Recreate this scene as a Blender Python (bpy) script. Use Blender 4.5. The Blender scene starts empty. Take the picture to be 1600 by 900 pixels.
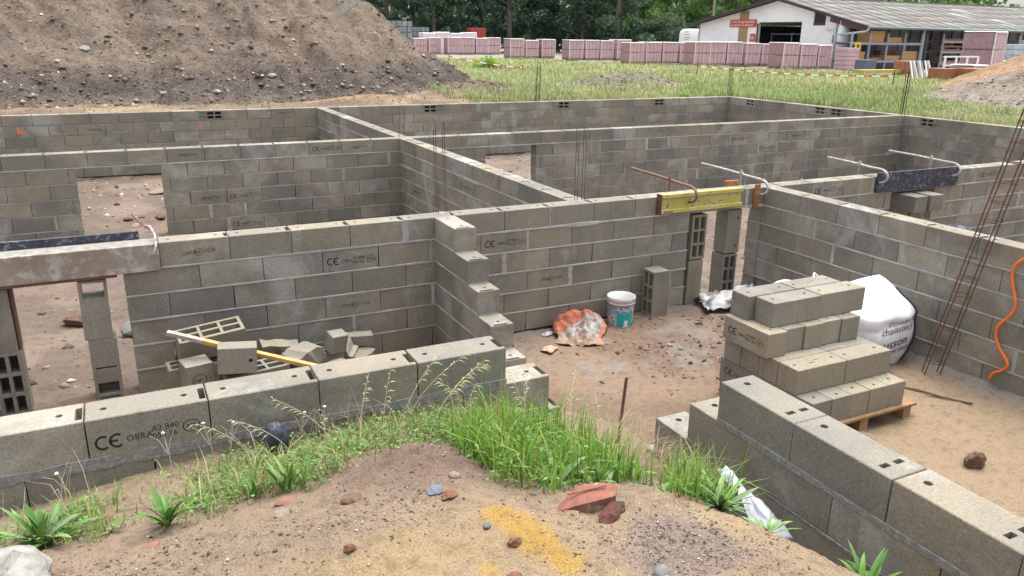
import bpy, math, random
import numpy as np
from mathutils import Vector, Matrix, Euler

random.seed(7)
RNG = np.random.default_rng(11)
R = math.radians
SC = bpy.context.scene
COL = SC.collection

# ------------------------------------------------------------------ camera
CAM_H = 1.5888
PITCH, ROLL, YAW = R(17.868), R(0.786), R(26.446)


def camera():
    cy, sy = math.cos(YAW), math.sin(YAW)
    fw = Vector((sy, cy, 0)); rt = Vector((cy, -sy, 0)); up = Vector((0, 0, 1))
    fw2 = fw * math.cos(PITCH) - up * math.sin(PITCH)
    up2 = up * math.cos(PITCH) + fw * math.sin(PITCH)
    rt2 = rt * math.cos(ROLL) + up2 * math.sin(ROLL)
    up3 = up2 * math.cos(ROLL) - rt * math.sin(ROLL)
    cam = bpy.data.cameras.new('camera')
    cam.sensor_width = 36.0
    cam.lens = 36.0 * 1224.3 / 1600.0
    cam.clip_start = 0.05
    cam.clip_end = 2000
    o = bpy.data.objects.new('camera', cam)
    COL.objects.link(o)
    m = Matrix.Identity(4)
    for i in range(3):
        m[i][0] = rt2[i]; m[i][1] = up3[i]; m[i][2] = -fw2[i]
    m[2][3] = CAM_H
    o.matrix_world = m
    SC.camera = o


camera()

# ------------------------------------------------------------------ sky, sun, exposure
SUN_EL, SUN_AZ = R(76), R(60)          # azimuth measured from +Y towards +X
w = bpy.data.worlds.new('World')
SC.world = w
w.use_nodes = True
nt = w.node_tree
nt.nodes.clear()
sky = nt.nodes.new('ShaderNodeTexSky')
sky.sky_type = 'NISHITA'
sky.sun_disc = False
sky.sun_elevation = SUN_EL
sky.sun_rotation = SUN_AZ
sky.air_density = 1.0
sky.dust_density = 4.0
sky.ozone_density = 1.0
hs = nt.nodes.new('ShaderNodeHueSaturation')
hs.inputs['Saturation'].default_value = 0.30
bg = nt.nodes.new('ShaderNodeBackground')
bg.inputs['Strength'].default_value = 0.12
wo = nt.nodes.new('ShaderNodeOutputWorld')
nt.links.new(sky.outputs[0], hs.inputs['Color'])
nt.links.new(hs.outputs[0], bg.inputs['Color'])
nt.links.new(bg.outputs[0], wo.inputs['Surface'])
sl = bpy.data.lights.new('sun', 'SUN')
sl.energy = 1.5
sl.angle = R(50)
sl.color = (1.0, 0.98, 0.95)
so = bpy.data.objects.new('sun', sl)
COL.objects.link(so)
d = Vector((math.sin(SUN_AZ) * math.cos(SUN_EL), math.cos(SUN_AZ) * math.cos(SUN_EL), math.sin(SUN_EL)))
so.rotation_euler = d.to_track_quat('Z', 'Y').to_euler()
so.location = d * 50
SC.view_settings.view_transform = 'Standard'
SC.view_settings.look = 'None'
SC.view_settings.gamma = 1
SC.view_settings.use_curve_mapping = False
SC.view_settings.exposure = 1.6
SC.cycles.max_bounces = 6
SC.cycles.transparent_max_bounces = 8


# ------------------------------------------------------------------ helpers
def vnoise(x, y, scale, seed=0):
    x = np.asarray(x, float) * scale; y = np.asarray(y, float) * scale
    xi = np.floor(x).astype(np.int64); yi = np.floor(y).astype(np.int64)
    fx = x - xi; fy = y - yi
    fx = fx * fx * (3 - 2 * fx); fy = fy * fy * (3 - 2 * fy)

    def h(a, b):
        n = (a * 374761393 + b * 668265263 + seed * 1442695041) & 0xffffffff
        n = ((n ^ (n >> 13)) * 1274126177) & 0xffffffff
        return ((n ^ (n >> 16)) & 0xffff) / 65535.0
    return (h(xi, yi) * (1 - fx) + h(xi + 1, yi) * fx) * (1 - fy) + (h(xi, yi + 1) * (1 - fx) + h(xi + 1, yi + 1) * fx) * fy


def fbm(x, y, scale, oct=4, seed=0):
    s = 0; a = 1; t = 0
    for i in range(oct):
        s = s + a * vnoise(x, y, scale * 2 ** i, seed + i * 7); t += a; a *= 0.5
    return s / t


def sstep(a, b, x):
    t = np.clip((np.asarray(x, float) - a) / (b - a), 0, 1)
    return t * t * (3 - 2 * t)


def tag(o, label=None, cat=None, group=None, kind=None):
    if label: o['label'] = label
    if cat: o['category'] = cat
    if group: o['group'] = group
    if kind: o['kind'] = kind
    return o


def link(name, me, parent=None, loc=(0, 0, 0), rot=(0, 0, 0)):
    o = bpy.data.objects.new(name, me)
    COL.objects.link(o)
    o.location = loc
    o.rotation_euler = rot
    if parent is not None:
        o.parent = parent
    return o


def empty(name, loc, label, cat, group=None, rz=0):
    o = bpy.data.objects.new(name, None)
    o.empty_display_size = 0.1
    COL.objects.link(o)
    o.location = loc
    o.rotation_euler = (0, 0, rz)
    return tag(o, label, cat, group)


class MB:
    def __init__(s):
        s.v = []; s.f = []; s.m = []

    def add(s, vs, fs, mi=0):
        b = len(s.v)
        s.v += [tuple(p) for p in vs]
        s.f += [tuple(i + b for i in f) for f in fs]
        s.m += [mi] * len(fs)
        return s

    def box(s, c, size, rot=None, mi=0):
        hx, hy, hz = size[0] / 2, size[1] / 2, size[2] / 2
        vs = [Vector((x, y, z)) for x in (-hx, hx) for y in (-hy, hy) for z in (-hz, hz)]
        if rot is not None:
            m = Euler(rot).to_matrix()
            vs = [m @ p for p in vs]
        vs = [p + Vector(c) for p in vs]
        return s.add(vs, [(0, 1, 3, 2), (4, 6, 7, 5), (0, 4, 5, 1), (2, 3, 7, 6), (0, 2, 6, 4), (1, 5, 7, 3)], mi)

    def bar(s, a, b, wid, hei, mi=0, up=(0, 0, 1)):
        a = Vector(a); b = Vector(b); t = (b - a).normalized(); u = Vector(up)
        if abs(t.dot(u)) > 0.98: u = Vector((1, 0, 0))
        n = t.cross(u).normalized(); u = n.cross(t).normalized()
        vs = []
        for p in (a, b):
            for i, j in ((-1, -1), (1, -1), (1, 1), (-1, 1)):
                vs.append(p + n * (wid / 2 * i) + u * (hei / 2 * j))
        return s.add(vs, [(3, 2, 1, 0), (4, 5, 6, 7), (0, 1, 5, 4), (1, 2, 6, 5), (2, 3, 7, 6), (3, 0, 4, 7)], mi)

    def tube(s, pts, r, n=6, mi=0, caps=True):
        pts = [Vector(p) for p in pts]
        rs = r if isinstance(r, (list, tuple)) else [r] * len(pts)
        t0 = (pts[1] - pts[0]).normalized()
        u = Vector((0, 0, 1)) if abs(t0.z) < 0.9 else Vector((1, 0, 0))
        nn = t0.cross(u).normalized()
        vs = []; k = len(pts)
        for i, p in enumerate(pts):
            t = (pts[min(i + 1, k - 1)] - pts[max(i - 1, 0)]).normalized()
            nn = (nn - t * nn.dot(t)).normalized()
            bb = t.cross(nn)
            for j in range(n):
                a = 2 * math.pi * j / n
                vs.append(p + (nn * math.cos(a) + bb * math.sin(a)) * rs[i])
        fs = []
        for i in range(k - 1):
            for j in range(n):
                a = i * n + j; b = i * n + (j + 1) % n
                fs.append((a, b, b + n, a + n))
        if caps:
            fs.append(tuple(range(n - 1, -1, -1))); fs.append(tuple(range((k - 1) * n, k * n)))
        return s.add(vs, fs, mi)

    def lathe(s, prof, n=24, c=(0, 0, 0), mi=0):
        vs = []
        for r, z in prof:
            for j in range(n):
                a = 2 * math.pi * j / n
                vs.append((c[0] + r * math.cos(a), c[1] + r * math.sin(a), c[2] + z))
        fs = []
        for i in range(len(prof) - 1):
            for j in range(n):
                a = i * n + j; b = i * n + (j + 1) % n
                fs.append((a, b, b + n, a + n))
        return s.add(vs, fs, mi)

    def mesh(s, name, mats, smooth=False):
        me = bpy.data.meshes.new(name)
        me.from_pydata(s.v, [], s.f)
        for m in (mats if isinstance(mats, (list, tuple)) else [mats]):
            me.materials.append(m)
        if any(s.m): me.polygons.foreach_set('material_index', s.m)
        if smooth: me.polygons.foreach_set('use_smooth', [True] * len(s.f))
        me.update()
        return me

    def build(s, name, mats, parent=None, loc=(0, 0, 0), rot=(0, 0, 0), smooth=False):
        return link(name, s.mesh(name, mats, smooth), parent, loc, rot)


def fastmesh(name, V, T, mat, col=None, smooth=False):
    """triangles or quads from numpy arrays, with an optional colour per vertex"""
    V = np.asarray(V, np.float32); T = np.asarray(T, np.int32)
    k = T.shape[1]
    me = bpy.data.meshes.new(name)
    me.vertices.add(len(V)); me.vertices.foreach_set('co', V.ravel())
    me.loops.add(T.size); me.loops.foreach_set('vertex_index', T.ravel())
    me.polygons.add(len(T))
    me.polygons.foreach_set('loop_start', np.arange(0, T.size, k, dtype=np.int32))
    me.polygons.foreach_set('loop_total', np.full(len(T), k, np.int32))
    if smooth: me.polygons.foreach_set('use_smooth', np.ones(len(T), bool))
    me.materials.append(mat)
    if col is not None:
        at = me.attributes.new('col', 'FLOAT_COLOR', 'POINT')
        c = np.ones((len(V), 4), np.float32); c[:, :3] = col
        at.data.foreach_set('color', c.ravel())
    me.update(); me.validate()
    return me


# ------------------------------------------------------------------ materials
def mat_base(name, rough=0.85, spec=0.3):
    m = bpy.data.materials.new(name); m.use_nodes = True
    t = m.node_tree; b = t.nodes['Principled BSDF']
    b.inputs['Roughness'].default_value = rough
    b.inputs['Specular IOR Level'].default_value = spec
    return m, t, b


def N(t, typ, **kw):
    n = t.nodes.new(typ)
    for k, v in kw.items():
        if hasattr(n, k) and k not in n.inputs: setattr(n, k, v)
        else: n.inputs[k].default_value = v
    return n


def mixc(t, fac, a, b, mode='MIX'):
    n = t.nodes.new('ShaderNodeMix'); n.data_type = 'RGBA'; n.blend_type = mode
    for key, val in (('Factor', fac), ('A', a), ('B', b)):
        sock = [i for i in n.inputs if i.name == key and (i.type == ('VALUE' if key == 'Factor' else 'RGBA'))][0]
        if isinstance(val, (int, float)): sock.default_value = val
        elif isinstance(val, (tuple, list)): sock.default_value = (*val, 1) if len(val) == 3 else val
        else: t.links.new(val, sock)
    return [o for o in n.outputs if o.type == 'RGBA'][0]


def ramp(t, src, stops, interp='LINEAR'):
    n = t.nodes.new('ShaderNodeValToRGB'); n.color_ramp.interpolation = interp
    els = n.color_ramp.elements
    while len(els) < len(stops): els.new(0.5)
    for e, (p, c) in zip(els, stops):
        e.position = p
        e.color = (c, c, c, 1) if isinstance(c, (int, float)) else (*c, 1)
    t.links.new(src, n.inputs[0])
    return n.outputs[0]


def noise(t, vec, scale, detail=4, rough=0.55, dist=0.0):
    n = t.nodes.new('ShaderNodeTexNoise')
    n.inputs['Scale'].default_value = scale; n.inputs['Detail'].default_value = detail
    n.inputs['Roughness'].default_value = rough; n.inputs['Distortion'].default_value = dist
    if vec is not None: t.links.new(vec, n.inputs['Vector'])
    return n.outputs['Fac']


def bump(t, b, h, strength=0.3, dist=0.01):
    n = t.nodes.new('ShaderNodeBump')
    n.inputs['Strength'].default_value = strength; n.inputs['Distance'].default_value = dist
    t.links.new(h, n.inputs['Height']); t.links.new(n.outputs[0], b.inputs['Normal'])


def wpos(t):
    return t.nodes.new('ShaderNodeNewGeometry').outputs['Position']


def block_material(name, stains=1.0):
    m, t, b = mat_base(name, 0.93, 0.15)
    P = wpos(t)
    oi = t.nodes.new('ShaderNodeObjectInfo')
    base = ramp(t, oi.outputs['Random'], [(0.0, (0.222, 0.203, 0.165)), (0.3, (0.24, 0.217, 0.172)), (0.5, (0.272, 0.236, 0.172)),
                                           (0.75, (0.252, 0.222, 0.168)), (0.92, (0.29, 0.247, 0.176)), (1.0, (0.245, 0.229, 0.195))])
    big = noise(t, P, 1.6, 5, 0.6)
    rb = t.nodes.new('ShaderNodeMath'); rb.operation = 'MULTIPLY_ADD'; rb.inputs[1].default_value = 7.31; rb.inputs[2].default_value = 0.0
    t.links.new(oi.outputs['Random'], rb.inputs[0])
    fr_ = t.nodes.new('ShaderNodeMath'); fr_.operation = 'FRACT'; t.links.new(rb.outputs[0], fr_.inputs[0])

    def shifted(src, amt, rnd):
        a_ = t.nodes.new('ShaderNodeMath'); a_.operation = 'MULTIPLY_ADD'; a_.inputs[1].default_value = amt; a_.inputs[2].default_value = -amt / 2
        t.links.new(rnd, a_.inputs[0])
        b2 = t.nodes.new('ShaderNodeMath'); b2.operation = 'ADD'; t.links.new(src, b2.inputs[0]); t.links.new(a_.outputs[0], b2.inputs[1])
        return b2.outputs[0]
    big = shifted(big, 0.15, fr_.outputs[0])
    c = mixc(t, ramp(t, big, [(0.44, 0.0), (0.66, 0.85)]), base, (0.150, 0.145, 0.132))
    # pale lime bloom in patches
    bl = noise(t, P, 1.7, 6, 0.68, 0.8)
    bl = shifted(bl, 0.16, oi.outputs['Random'])
    c = mixc(t, ramp(t, bl, [(0.50, 0.0), (0.68, 0.8 * stains)]), c, (0.37, 0.36, 0.325))
    # vertical runs
    mp = t.nodes.new('ShaderNodeMapping'); mp.inputs['Scale'].default_value = (1, 1, 0.12)
    t.links.new(P, mp.inputs['Vector'])
    vr = noise(t, mp.outputs[0], 9, 3, 0.6)
    c = mixc(t, ramp(t, vr, [(0.62, 0.0), (0.78, 0.45)]), c, (0.11, 0.108, 0.104))
    # aggregate: dark pits and light grains
    f1 = noise(t, P, 120, 3, 0.8)
    c = mixc(t, ramp(t, f1, [(0.32, 0.5), (0.44, 0.0)]), c, (0.06, 0.055, 0.047))
    c = mixc(t, ramp(t, f1, [(0.55, 0.0), (0.72, 0.45)]), c, (0.44, 0.42, 0.37))
    f2 = noise(t, P, 60, 3, 0.6)
    c = mixc(t, ramp(t, f2, [(0.3, 0.25), (0.6, 0.0)]), c, (0.08, 0.075, 0.07))
    t.links.new(c, b.inputs['Base Color'])
    h = noise(t, P, 130, 3, 0.75)
    bump(t, b, h, 0.55, 0.006)
    return m


def soil_material(name, fine=90, spread=0.5, bumpd=0.02, scale2=14):
    """takes its colour from the attribute col and adds grain"""
    m, t, b = mat_base(name, 0.95, 0.12)
    P = wpos(t)
    at = t.nodes.new('ShaderNodeAttribute'); at.attribute_name = 'col'
    f = noise(t, P, fine, 4, 0.75)
    g = noise(t, P, scale2, 5, 0.65)
    dk = mixc(t, 1.0, at.outputs['Color'], (0.42, 0.38, 0.36), 'MULTIPLY')
    lt = mixc(t, 1.0, at.outputs['Color'], (1.45, 1.42, 1.40), 'MULTIPLY')
    c = mixc(t, ramp(t, f, [(0.33, 1.0), (0.48, 0.0)]), at.outputs['Color'], dk)
    c = mixc(t, ramp(t, f, [(0.55, 0.0), (0.72, 1.0)]), c, lt)
    c = mixc(t, ramp(t, g, [(0.36, spread), (0.5, 0.0)]), c, dk)
    t.links.new(c, b.inputs['Base Color'])
    hh = t.nodes.new('ShaderNodeMath'); hh.operation = 'ADD'
    t.links.new(f, hh.inputs[0]); t.links.new(g, hh.inputs[1])
    bump(t, b, hh.outputs[0], 0.8, bumpd)
    return m


def attr_material(name, rough=0.8, translucent=0.0, spec=0.25):
    m, t, b = mat_base(name, rough, spec)
    at = t.nodes.new('ShaderNodeAttribute'); at.attribute_name = 'col'
    t.links.new(at.outputs['Color'], b.inputs['Base Color'])
    if translucent:
        tr = t.nodes.new('ShaderNodeBsdfTranslucent'); t.links.new(at.outputs['Color'], tr.inputs['Color'])
        mx = t.nodes.new('ShaderNodeMixShader'); mx.inputs[0].default_value = translucent
        out = t.nodes['Material Output']
        t.links.new(b.outputs[0], mx.inputs[1]); t.links.new(tr.outputs[0], mx.inputs[2]); t.links.new(mx.outputs[0], out.inputs[0])
    return m


def mottled(name, a, c2, scale=20, rough=0.7, lo=0.4, hi=0.62, bumps=0.25, bd=0.004, metal=0.0, extra=None, obj=False, spec=0.3):
    m, t, b = mat_base(name, rough, spec)
    if obj: P = t.nodes.new('ShaderNodeTexCoord').outputs['Object']
    else: P = wpos(t)
    f = noise(t, P, scale, 5, 0.65)
    c = mixc(t, ramp(t, f, [(lo, 0.0), (hi, 1.0)]), a, c2)
    if extra:
        col, sc, l2, h2 = extra
        c = mixc(t, ramp(t, noise(t, P, sc, 4, 0.7), [(l2, 0.0), (h2, 1.0)]), c, col)
    t.links.new(c, b.inputs['Base Color'])
    b.inputs['Metallic'].default_value = metal
    bump(t, b, noise(t, P, scale * 4, 3, 0.7), bumps, bd)
    return m


M_BLOCK = block_material('concrete_block')
M_BLOCKL = block_material('loose_block', 0.3)
M_MORTAR = mottled('mortar', (0.36, 0.345, 0.32), (0.27, 0.265, 0.255), 9, 0.95, 0.35, 0.65, 0.6, 0.004, extra=((0.46, 0.445, 0.42), 3, 0.5, 0.7), spec=0.1)
M_MORTARD = mottled('grey_mortar', (0.24, 0.235, 0.225), (0.165, 0.16, 0.152), 30, 0.95, 0.35, 0.65, 0.8, 0.006, extra=((0.30, 0.297, 0.29), 45, 0.5, 0.66), spec=0.1)
M_SOIL = soil_material('soil_sand', 130, 0.4, 0.012, 16)
M_HEAP = soil_material('soil_heap', 14, 0.55, 0.08, 3.0)
M_GROUND = soil_material('outer_ground', 10, 0.5, 0.05, 1.2)
M_PEB = attr_material('pebble', 0.9)
M_GRASS = attr_material('grass_blade', 0.6, 0.35)
M_LEAF = attr_material('tree_leaf', 0.6, 0.45)
M_RUST = mottled('rusty_steel', (0.15, 0.07, 0.048), (0.09, 0.05, 0.038), 60, 0.85, 0.4, 0.65, 0.4, 0.002)
M_CLAMP = mottled('clamp_steel', (0.34, 0.32, 0.30), (0.16, 0.11, 0.085), 45, 0.7, 0.5, 0.66, 0.4, 0.002, extra=((0.46, 0.45, 0.43), 25, 0.45, 0.6))
M_CLAMPR = mottled('clamp_rust', (0.20, 0.09, 0.06), (0.17, 0.14, 0.12), 30, 0.75, 0.45, 0.6, 0.4, 0.002)
M_YELLOW = mottled('yellow_paint_wood', (0.43, 0.36, 0.075), (0.46, 0.42, 0.18), 9, 0.6, 0.4, 0.65, 0.3, 0.003, extra=((0.14, 0.10, 0.05), 24, 0.57, 0.66))
M_ORANGEWOOD = mottled('orange_wood', (0.38, 0.17, 0.07), (0.24, 0.10, 0.05), 25, 0.75)
M_PLY = mottled('weathered_plywood', (0.27, 0.235, 0.20), (0.225, 0.175, 0.14), 5, 0.85, 0.4, 0.6, 0.4, 0.004, extra=((0.40, 0.37, 0.33), 8, 0.5, 0.66))
M_FILM = mottled('dark_film_board', (0.03, 0.03, 0.045), (0.055, 0.055, 0.075), 9, 0.5, 0.4, 0.65, 0.2, 0.003, extra=((0.24, 0.25, 0.28), 22, 0.54, 0.70))
M_CONC = mottled('pale_concrete', (0.29, 0.28, 0.255), (0.20, 0.19, 0.175), 14, 0.95, 0.4, 0.6, 0.6, 0.008, extra=((0.16, 0.15, 0.14), 60, 0.58, 0.68), spec=0.1)
M_WOOD = mottled('yellow_batten_wood', (0.50, 0.33, 0.13), (0.40, 0.24, 0.09), 14, 0.7, 0.4, 0.6, 0.3, 0.003)
M_WOODGREY = mottled('grey_wood', (0.36, 0.33, 0.28), (0.28, 0.24, 0.19), 20, 0.85)
M_PALLET = mottled('pallet_wood', (0.30, 0.18, 0.09), (0.21, 0.125, 0.065), 10, 0.8)
M_INK = None


def ink_material():
    m, t, b = mat_base('black_ink', 0.9, 0.1)
    b.inputs['Base Color'].default_value = (0.028, 0.026, 0.024, 1)
    tr = t.nodes.new('ShaderNodeBsdfTransparent'); mx = t.nodes.new('ShaderNodeMixShader')
    f = noise(t, wpos(t), 45, 4, 0.75)
    t.links.new(ramp(t, f, [(0.30, 0.5), (0.5, 0.0)]), mx.inputs[0])
    t.links.new(b.outputs[0], mx.inputs[1]); t.links.new(tr.outputs[0], mx.inputs[2])
    t.links.new(mx.outputs[0], t.nodes['Material Output'].inputs[0])
    return m


M_INK = ink_material()


def plain(name, c, rough=0.6, metal=0.0, var=0.12, scale=12, spec=0.4, obj=False):
    a = tuple(max(0, x * (1 - var)) for x in c); b_ = tuple(min(1, x * (1 + var)) for x in c)
    return mottled(name, a, b_, scale, rough, 0.35, 0.65, 0.12, 0.002, metal, obj=obj, spec=spec)


# ------------------------------------------------------------------ blocks
def plate(mb, L, W, z, holes, mi=0):
    """top face L x W at height z with holes (x0,x1,y0,y1,depth,kind)"""
    xs = sorted({-L / 2, L / 2} | {round(h[0], 5) for h in holes} | {round(h[1], 5) for h in holes})
    ys = sorted({-W / 2, W / 2} | {round(h[2], 5) for h in holes} | {round(h[3], 5) for h in holes})
    for i in range(len(xs) - 1):
        for j in range(len(ys) - 1):
            cx, cy = (xs[i] + xs[i + 1]) / 2, (ys[j] + ys[j + 1]) / 2
            if any(h[0] < cx < h[1] and h[2] < cy < h[3] for h in holes): continue
            mb.add([(xs[i], ys[j], z), (xs[i + 1], ys[j], z), (xs[i + 1], ys[j + 1], z), (xs[i], ys[j + 1], z)], [(0, 1, 2, 3)], mi)
    for (x0, x1, y0, y1, dp, kind) in holes:
        if kind == 'rect':
            v = [(x0, y0, z), (x1, y0, z), (x1, y1, z), (x0, y1, z)]
            q = 0.04 * (x1 - x0)
            lo = [(x0 + q, y0 + q, z - dp), (x1 - q, y0 + q, z - dp), (x1 - q, y1 - q, z - dp), (x0 + q, y1 - q, z - dp)]
            mb.add(v + lo, [(0, 4, 5, 1), (1, 5, 6, 2), (2, 6, 7, 3), (3, 7, 4, 0)] + ([(4, 7, 6, 5)][:1] if dp < 0.9 else []), mi)
            # bottom seen from above
        else:
            cx, cy = (x0 + x1) / 2, (y0 + y1) / 2; rx, ry = (x1 - x0) / 2 * 0.96, (y1 - y0) / 2 * 0.96
            sq = [(x0, y0), (cx, y0), (x1, y0), (x1, cy), (x1, y1), (cx, y1), (x0, y1), (x0, cy)]
            oc = [(cx + rx * math.cos(a), cy + ry * math.sin(a)) for a in [R(225 + 45 * k) for k in range(8)]]
            vs = [(a, b, z) for a, b in sq] + [(a, b, z) for a, b in oc] + [(a, b, z - dp) for a, b in oc]
            fs = []
            for k in range(8):
                n = (k + 1) % 8
                fs += [(k, n, 8 + n, 8 + k), (8 + k, 8 + n, 16 + n, 16 + k)]
            fs.append(tuple(16 + k for k in range(8)))
            mb.add(vs, fs, mi)


def block_body(mb, L, W, H, holes=(), ch=0.004, jit=0.0, mi=0):
    rings = []
    for z, ins in ((0, ch), (ch, 0), (H - ch, 0), (H, ch)):
        x, y = L / 2 - ins, W / 2 - ins
        rings.append([(-x, -y, z), (x, -y, z), (x, y, z), (-x, y, z)])
    if jit:
        for r in rings[1:3]:
            for k in range(4):
                if random.random() < 0.25:
                    a, b_, c = r[k]
                    q = random.uniform(0.2, 1) * jit
                    r[k] = (a - math.copysign(q, a), b_ - math.copysign(q, b_), c)
    vs = [p for r in rings for p in r]
    fs = [(3, 2, 1, 0)]
    for i in range(3):
        for k in range(4):
            a = i * 4 + k; n = i * 4 + (k + 1) % 4
            fs.append((a, n, n + 4, a + 4))
    mb.add(vs, fs, mi)
    plate(mb, L - 2 * ch, W - 2 * ch, H, list(holes), mi)


BW, BH = 0.2, 0.197
_bc = {}


def top_holes(L):
    """the hand holes and slots that show on an upturned block"""
    hs_ = []
    if L > 0.16:
        r = 0.016
        xs = [-(L / 2 - 0.075), L / 2 - 0.095] if L > 0.34 else [0.0]
        for x in xs: hs_.append((x - r, x + r, -r, r, 0.05, 'oct'))
    if L > 0.3:
        hs_.append((L / 2 - 0.034, L / 2 - 0.006, -0.075, 0.045, 0.12, 'rect'))
    return hs_


def top_holes2(L):
    hs_ = []
    if L > 0.34:
        r = 0.019
        hs_ = [(-(L / 2 - 0.075) - r, -(L / 2 - 0.075) + r, -r, r, 0.05, 'oct'),
               (L / 2 - 0.098, L / 2 - 0.072, -0.062, -0.014, 0.09, 'rect'), (L / 2 - 0.098, L / 2 - 0.072, 0.016, 0.064, 0.09, 'rect')]
    return hs_


def block_mesh(L, top, var):
    L = round(L, 2)
    key = (L, top, var)
    if key not in _bc:
        mb = MB()
        hs_ = {0: [], 1: top_holes(L), 2: top_holes2(L)}[top]
        block_body(mb, L - 0.006, BW, BH, hs_, 0.004, 0.011 if top == 0 else 0.0)
        _bc[key] = mb.mesh('block', M_BLOCK)
    return _bc[key]


def hollow_mesh(name, L=0.494, W=0.2, H=0.2, cols=3, rows=2, depth=0.17, wall=0.022, mat=None, skip=(), holes=()):
    """hollow block, open cells on +z"""
    mb = MB(); hs_ = list(holes)
    cw = (L - 0.008 - wall * (cols + 1)) / cols; rw = (W - 0.008 - wall * (rows + 1)) / rows
    for i in range(cols):
        for j in range(rows):
            x0 = -(L - 0.008) / 2 + wall + i * (cw + wall); y0 = -(W - 0.008) / 2 + wall + j * (rw + wall)
            dp = 0.012 if i in skip else depth
            hs_.append((x0, x0 + cw, y0, y0 + rw, dp, 'rect'))
    block_body(mb, L, W, H, hs_, 0.004)
    me = mb.mesh(name, mat or M_BLOCKL)
    # bottoms of the cells face upwards
    return me


# printed marks -----------------------------------------------------
def text_verts(s, size, space=1.0):
    cu = bpy.data.curves.new('t', 'FONT'); cu.body = s; cu.size = size; cu.resolution_u = 2; cu.space_character = space
    o = bpy.data.objects.new('t', cu)
    me = o.to_mesh()
    vs = [(v.co.x, v.co.y) for v in me.vertices]; fs = [tuple(p.vertices) for p in me.polygons]
    o.to_mesh_clear(); bpy.data.objects.remove(o); bpy.data.curves.remove(cu)
    return vs, fs


def put(mb, vf, x, y, mi=0, sx=1.0):
    vs, fs = vf
    mb.add([(x + a * sx, 0, y + b) for a, b in vs], fs, mi)


def arc2(mb, cx, cy, r0, r1, a0, a1, n=14, sx=1.0, mi=0):
    vs = []; fs = []
    for i in range(n + 1):
        a = R(a0 + (a1 - a0) * i / n)
        vs += [(cx + sx * r0 * math.cos(a), 0, cy + r0 * math.sin(a)), (cx + sx * r1 * math.cos(a), 0, cy + r1 * math.sin(a))]
    for i in range(n): fs.append((2 * i, 2 * i + 1, 2 * i + 3, 2 * i + 2))
    mb.add(vs, fs, mi)


def stamp_full():
    mb = MB()
    y = -0.012
    arc2(mb, -0.165, y + 0.005, 0.021, 0.03, 55, 305)
    arc2(mb, -0.115, y + 0.005, 0.021, 0.03, 55, 305)
    mb.add([(-0.142, 0, y + 0.0005), (-0.112, 0, y + 0.0005), (-0.112, 0, y + 0.0095), (-0.142, 0, y + 0.0095)], [(0, 1, 2, 3)])
    put(mb, text_verts('OBRA', 0.036), -0.082, y - 0.008)
    put(mb, text_verts('A2 B40', 0.034), 0.012, y + 0.012)
    put(mb, text_verts('055 26', 0.034), 0.012, y - 0.02)
    put(mb, text_verts('NF', 0.03), 0.142, y - 0.005)
    arc2(mb, 0.161, y + 0.006, 0.024, 0.027, 0, 360, 20, 1.25)
    put(mb, text_verts('S', 0.03), 0.198, y - 0.006)
    return mb.mesh('print', M_INK)


def stamp_short():
    mb = MB()
    put(mb, text_verts('OBRA', 0.038), -0.10, -0.012)
    put(mb, text_verts('NF', 0.028), -0.002, -0.010)
    arc2(mb, 0.017, 0.0, 0.022, 0.025, 0, 360, 18, 1.25)
    put(mb, text_verts('7/55B', 0.034), 0.055, -0.012)
    return mb.mesh('print', M_INK)


STAMP = {'full': stamp_full(), 'short': stamp_short()}
VENT = {}
for kk, sk in (('a', (0,)), ('b', (2,)), ('c', ())):
    VENT[kk] = hollow_mesh('vent_block', 0.494, 0.197, 0.2, 3, 2, 0.18, 0.026, M_BLOCK, skip=sk)

CP = 0.21  # course pitch
FLOOR = -1.26


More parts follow.
